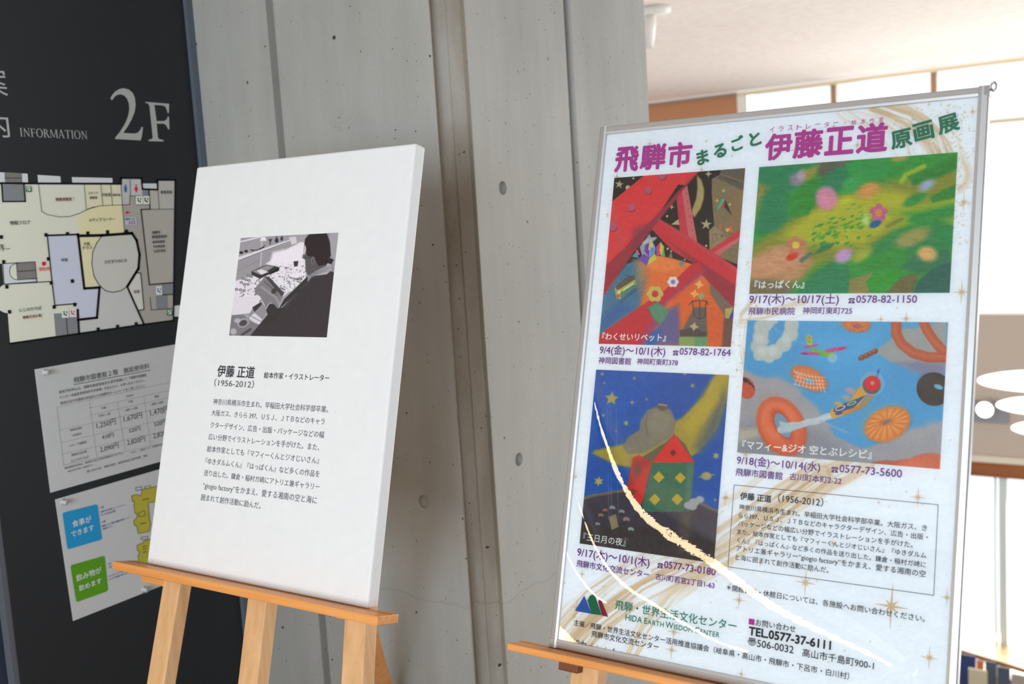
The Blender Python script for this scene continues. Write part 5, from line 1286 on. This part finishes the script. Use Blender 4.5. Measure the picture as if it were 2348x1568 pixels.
put('主催／飛騨・世界生活文化センター活用推進協議会（岐阜県・高山市・飛騨市・下呂市・白川村）', lambda x, y: (x, y), (1316, 1434), (1947, 1557), blk, 0.004)
put('飛騨市文化交流センター', zF, (805, 634), (1410, 736), blk, 0.004); put('協力／giogio factory', zF, (640, 722), (1178, 810), blk, 0.004)

# ---- clear acrylic sheet over the print: not quite flat, three long soft ripples shaped to reflect the added tube
YL, S0 = -1.2, 0.115
ripples = [([(1352, 880), (1362, 912), (1372, 965), (1392, 1020), (1415, 1085), (1440, 1130), (1470, 1175), (1520, 1215), (1570, 1245), (1640, 1290), (1700, 1335), (1750, 1375), (1800, 1405), (1870, 1440), (1950, 1478), (2030, 1515), (2095, 1556)], 0.0065, 0.023),
           ([(1310, 1105), (1318, 1130), (1335, 1180), (1355, 1235), (1390, 1300), (1440, 1350), (1500, 1385), (1560, 1425), (1640, 1470), (1700, 1490), (1745, 1500)], 0.0045, 0.0070),
           ([(1296, 1255), (1303, 1278), (1320, 1310), (1345, 1345), (1370, 1370), (1398, 1386)], 0.0036, 0.0045)]


def refl(u, v, g):
    P = PST.p(u, v, 0.003); d = P - EYE; d /= np.linalg.norm(d)
    H = PST.N - PST.U * g[0] - PST.T * g[1]; H /= np.linalg.norm(H)
    r = d - 2 * (d @ H) * H
    return (P + r * (YL - P[1]) / r[1])[[0, 2]]


def resample(px_, n):
    p = np.array([PST.px(c, 0.003) for c in px_]); s_ = np.concatenate([[0], np.cumsum(np.hypot(*np.diff(p, axis=0).T))])
    t = np.linspace(0, s_[-1], n); q = np.stack([np.interp(t, s_, p[:, 0]), np.interp(t, s_, p[:, 1])], 1)
    k = max(3, n // 24) | 1; pad = np.concatenate([q[:1] + (q[:1] - q[k:0:-1]), q, q[-1:] + (q[-1:] - q[-2:-k - 2:-1])])
    q2 = np.stack([np.convolve(pad[:, i], np.ones(2 * k + 1) / (2 * k + 1), 'valid') for i in (0, 1)], 1)
    tn = np.gradient(q2, axis=0); tn /= np.linalg.norm(tn, axis=1)[:, None]
    return q2, np.stack([-tn[:, 1], tn[:, 0]], 1)


q0, n0 = resample(ripples[0][0], 60)
lampc = np.array([refl(*q0[i], n0[i] * S0) for i in range(60)])
cf = [np.polyfit(np.linspace(0, 1, 60), lampc[:, k], 3) for k in (0, 1)]          # the added tube: a smooth bow fitted to the main streak
tube = np.stack([np.polyval(cf[k], np.linspace(-0.06, 1.04, 60)) for k in (0, 1)], 1)
GU, GV = 400, 568
gu, gv = np.meshgrid(np.linspace(0, PW, GU), np.linspace(0, PH, GV))
hgt = np.zeros_like(gu)
rq = np.random.default_rng(2)
for px_, w0, w1 in ripples:
    n = 240; q, nn = resample(px_, n); sig = np.zeros(n)
    for i in range(n):
        best = None
        for sg in np.linspace(0.01, 0.2, 96):
            x = refl(*q[i], nn[i] * sg); dd = np.min(np.hypot(tube[:, 0] - x[0], tube[:, 1] - x[1]))
            if best is None or dd < best[0]: best = (dd, sg)
        sig[i] = best[1]
    sig = np.convolve(np.pad(sig, 12, 'edge'), np.ones(25) / 25, 'valid')
    sig *= 1 + 0.02 * np.convolve(rq.normal(0, 1, n + 6), np.ones(7) / 2.6, 'valid')
    f = np.linspace(0, 1, n); end = np.clip(np.minimum(f, 1 - f) / 0.05, 0, 1) ** 0.5
    wd = w0 + (w1 - w0) * np.sin(np.pi * np.clip(f, 0, 1)) ** 1.5
    amp = sig * 1.02 * wd / 0.6065 * end
    # distance field to the ripple
    m = (gu > q[:, 0].min() - .05) & (gu < q[:, 0].max() + .05) & (gv > q[:, 1].min() - .05) & (gv < q[:, 1].max() + .05)
    X, Y = gu[m], gv[m]; bd = np.full(X.shape, 1e9); bi = np.zeros(X.shape, int)
    for i in range(n):
        dd = (X - q[i, 0]) ** 2 + (Y - q[i, 1]) ** 2; c_ = dd < bd; bd[c_] = dd[c_]; bi[c_] = i
    a_ = (X - q[bi, 0]) * nn[bi, 0] + (Y - q[bi, 1]) * nn[bi, 1]; tl_ = np.sqrt(np.maximum(bd - a_ * a_, 0))
    ww = wd[bi]; hgt[m] += amp[bi] * np.exp(-((a_ - ww) ** 2) / (2 * ww ** 2)) * np.exp(-(tl_ / 0.006) ** 2)
acr = glass_mat('clear_acrylic', (0.985, 0.99, 0.99), 0.004, 1.75)
P_ = (PST.O + gu[..., None] * PST.U + gv[..., None] * PST.T + (0.0020 + hgt)[..., None] * PST.N - np.array(pe.location)).reshape(-1, 3)
ii = np.arange(GU * GV).reshape(GV, GU); qd = np.stack([ii[:-1, :-1], ii[:-1, 1:], ii[1:, 1:], ii[1:, :-1]], -1).reshape(-1, 4)
me = bpy.data.meshes.new('clear_cover'); me.vertices.add(GU * GV); me.vertices.foreach_set('co', P_.ravel())
me.loops.add(qd.size); me.loops.foreach_set('vertex_index', qd.ravel()); me.polygons.add(len(qd)); me.polygons.foreach_set('loop_start', np.arange(0, qd.size, 4))
me.polygons.foreach_set('use_smooth', np.ones(len(qd), bool)); me.update(calc_edges=True); me.materials.append(acr)
o = bpy.data.objects.new('clear_cover', me); COL.objects.link(o); o.parent = pe

# added glowing tube, placed and bent to make the streaks on the poster
mid_t = np.array((tube[30][0], YL, tube[30][1]))
te = empty('added_streak_tube', tuple(mid_t), 'added unseen warm glowing tube left of the camera, shaped to give the curved reflections on the poster', 'lamp')
s = MB(); V = []; R_ = 0.05
for x, z in tube:
    for j in range(10):
        t = 2 * math.pi * j / 10; V.append((x + 0.0 * t, YL + R_ * math.cos(t), z + R_ * math.sin(t)))
s.mesh(V, [(i * 10 + j, (i + 1) * 10 + j, (i + 1) * 10 + (j + 1) % 10, i * 10 + (j + 1) % 10) for i in range(len(tube) - 1) for j in range(10)], glow_mat('added_tube_glow', (1.0, 0.76, 0.46), 18.0))
s.obj('added_glow_tube', te, 0, True)
for i in (8, 50):
    s = MB(); x, z = tube[i]; s.lathe((x, YL - R_ * 0.5, 0.0), (0, 0, 1), [(0.09, 0), (0.09, 0.012), (0.012, 0.016), (0.012, z - R_ * 0.6)], flat((60, 60, 62), 0.5), 14); s.obj('stand', te)


# easel below the poster
make_easel(PST, 'wooden easel carrying the tall aluminium poster frame',
           (-0.072, 0.668, -0.0268, -0.0149, -0.013, 0.040),
           [(0.0468, 0.012), (0.297, 0.0), (0.547, -0.012)],
           [(0.008, 0.044, -0.046, -0.0268, -0.012, 0.006), (0.515, 0.551, -0.046, -0.0268, -0.012, 0.006)],
           (PST.p(0.30, 0.70, -0.075), np.array([-0.45, 2.28, 0.0]), 0.036, 0.022), 0.0515, 0.76, -0.0125, 0.032)
# ================================================================== THE HALL BEYOND THE VOID
c = on_z(1503, 16, CEIL)
e = empty('ceiling_spotlight', (c[0], c[1], CEIL - 0.11), 'white spotlight on a round plate on the ceiling beside the concrete pier', 'spotlight')
lampw = flat((236, 234, 230), 0.4)
s = MB(); s.lathe((c[0], c[1], CEIL), (0, 0, -1), [(0, 0.0005), (0.09, 0.0005), (0.09, 0.03), (0.075, 0.045), (0, 0.045)], lampw, 32); s.obj('mounting_plate', e, 0, True)
s = MB(); a_ = np.array((-0.30, -0.25, -1.0)); s.lathe((c[0] - 0.03, c[1], CEIL - 0.04), a_, [(0, 0), (0.03, 0), (0.045, 0.05), (0.075, 0.19), (0.072, 0.19), (0.04, 0.06), (0, 0.05)], lampw, 28); s.obj('lamp_head', e, 0, True)

# tiered pendant lamp hanging in the void
LY = 6.4
lc = on_y(2406, 873, LY)
e = empty('pendant_lamp', (lc[0], lc[1], on_y(2406, 990, LY)[2]), 'lit pendant lamp of three stacked glowing discs at the right edge', 'lamp')
glow = glow_mat('lamp_diffuser', (1.0, 0.93, 0.82), 1.6)
for yy, wpx in ((873, 152), (930, 112), (983, 80)):
    z_ = on_y(2406, yy, LY)[2]; r_ = wpx / FPX * float((on_y(2406, yy, LY) - EYE) @ M[2])
    s = MB(); s.lathe((lc[0], lc[1], z_), (0, 0, 1), [(0, -0.008), (r_ * 0.95, -0.008), (r_, -0.003), (r_, 0.003), (r_ * 0.95, 0.008), (0, 0.008)], glow, 48); s.obj('diffuser_disc', e, 0, True)
s = MB(); s.lathe((lc[0], lc[1], on_y(2406, 983, LY)[2]), (0, 0, 1), [(0.006, 0), (0.006, CEIL - on_y(2406, 983, LY)[2])], flat((220, 215, 205), 0.5), 8); s.obj('cord', e)

# glowing disc on a plate, standing in for a light reflected in the spandrel
fc = on_y(2260, 936, FAR_Y - 0.1)
e = empty('reflected_spot', tuple(fc), 'small bright reflected spot, built as a glowing disc on a grey plate, on the beige wall right of the poster', 'lamp')
s = MB(); s.box(WORLD, fc[0] - 0.14, fc[0] + 0.2, fc[2] - 0.16, fc[2] + 0.06, -FAR_Y, -FAR_Y + 0.03, flat((150, 148, 156), 0.4, 0.9)); s.obj('wall_plate', e, 0.004)
s = MB(); s.lathe(fc, (0, -1, -0.15), [(0, 0), (0.085, 0), (0.085, 0.05), (0.08, 0.05), (0.08, 0.04), (0, 0.04)], flat((200, 200, 200), 0.4), 28); hd = s.obj('spot_rim', e)
s = MB(); s.lathe(fc, (0, -1, -0.15), [(0.078, 0.046), (0, 0.046)], glow_mat('reflected_spot_glow', (1.0, 0.98, 0.95), 8.0), 28); s.obj('lens', hd)
# low counter and seats by the lower window
top_z = LOW_Z + 0.76
cw = wood_mat('pale_counter_wood', (226, 190, 140), (206, 164, 112), 0, 0.3)
pA, pB = on_z(2150, 1473, top_z), on_z(2430, 1558, top_z)
pC, pD = on_z(2430, 1452, top_z), on_z(2150, 1452, top_z)
e = empty('reading_counter', (float((pA[0] + pB[0]) / 2), float((pA[1] + pC[1]) / 2), LOW_Z), 'pale wooden counter under the lower window at the bottom right', 'counter')
s = MB(); q = [pA, pB, pC, pD]; s.face([p for p in q], cw); s.face([p - np.array((0, 0, 0.045)) for p in reversed(q)], cw)
for i in range(4): s.face([q[i], q[i] - np.array((0, 0, 0.045)), q[(i + 1) % 4] - np.array((0, 0, 0.045)), q[(i + 1) % 4]], wood_mat('counter_edge', (170, 116, 70), (150, 96, 56), 0, 0.3))
s.obj('counter_top', e)
for px_, py_ in ((2216, 1486), (2400, 1520)):
    p = on_z(px_, py_, top_z); s = MB(); s.lathe((p[0], p[1] + 0.02, LOW_Z), (0, 0, 1), [(0.034, 0.0), (0.034, 0.71)], flat((214, 218, 222), 0.4), 16); s.obj('leg', e)


# picture books standing in a low rack below the counter
rk = on_y(2270, 1600, 10.9); bwood = wood_mat('rack_wood', (196, 160, 118), (170, 132, 92), 0, 0.3)
SHELF_Z = float(on_y(2270, 1610, 10.9)[2])
xa, xb = float(on_y(2150, 1540, 10.9)[0]), float(on_y(2420, 1540, 10.9)[0])
e = empty('book_rack', ((xa + xb) / 2, 10.9, LOW_Z), 'low wooden rack under the counter at the bottom right', 'rack')
s = MB(); wbox(s, xa, xb, 10.62, 11.08, SHELF_Z - 0.03, SHELF_Z, bwood); s.obj('top_board', e, 0.003)
for xs in (xa, xb - 0.03):
    s = MB(); wbox(s, xs, xs + 0.03, 10.62, 11.08, LOW_Z, SHELF_Z - 0.03, bwood); s.obj('side_board', e)
s = MB(); wbox(s, xa + 0.03, xb - 0.03, 11.05, 11.07, LOW_Z, SHELF_Z - 0.03, bwood); s.obj('back_board', e)
for (x0, x1, yt, Y, up, rgb, lab) in ((2178, 2237, 1494, 11.0, 1, (48, 62, 110), 'dark blue picture book in the rack, beside the poster frame'), (2239, 2256, 1512, 11.0, 1, (200, 118, 78), 'narrow orange picture book in the upper row of the rack'),
                                      (2259, 2284, 1514, 11.0, 1, (82, 92, 108), 'slate grey picture book in the upper row of the rack'), (2221, 2263, 1531, 10.72, 0, (196, 186, 160), 'wide cream picture book in the lower row of the rack'),
                                      (2288, 2316, 1527, 10.72, 0, (74, 84, 100), 'dark slate picture book in the lower row of the rack'), (2319, 2372, 1544, 10.72, 0, (160, 152, 142), 'taupe picture book at the right picture edge')):
    c0, c1 = on_y(x0, yt, Y), on_y(x1, yt, Y); zb_ = SHELF_Z
    e = empty('picture_book', ((c0[0] + c1[0]) / 2, Y, zb_), lab, 'book', 'picture books in the rack')
    s = MB(); wbox(s, c0[0], c1[0], Y - 0.012, Y - 0.009, zb_, c0[2], flat(rgb, 0.5)); wbox(s, c0[0], c1[0], Y + 0.009, Y + 0.012, zb_, c0[2], flat(rgb, 0.5)); wbox(s, c0[0], c0[0] + 0.003, Y - 0.009, Y + 0.009, zb_, c0[2], flat(rgb, 0.5)); s.obj('cover', e)
    s = MB(); wbox(s, c0[0] + 0.003, c1[0] - 0.004, Y - 0.009, Y + 0.009, zb_ + 0.003, c0[2] - 0.004, flat((230, 226, 214), 0.7)); s.obj('pages', e)
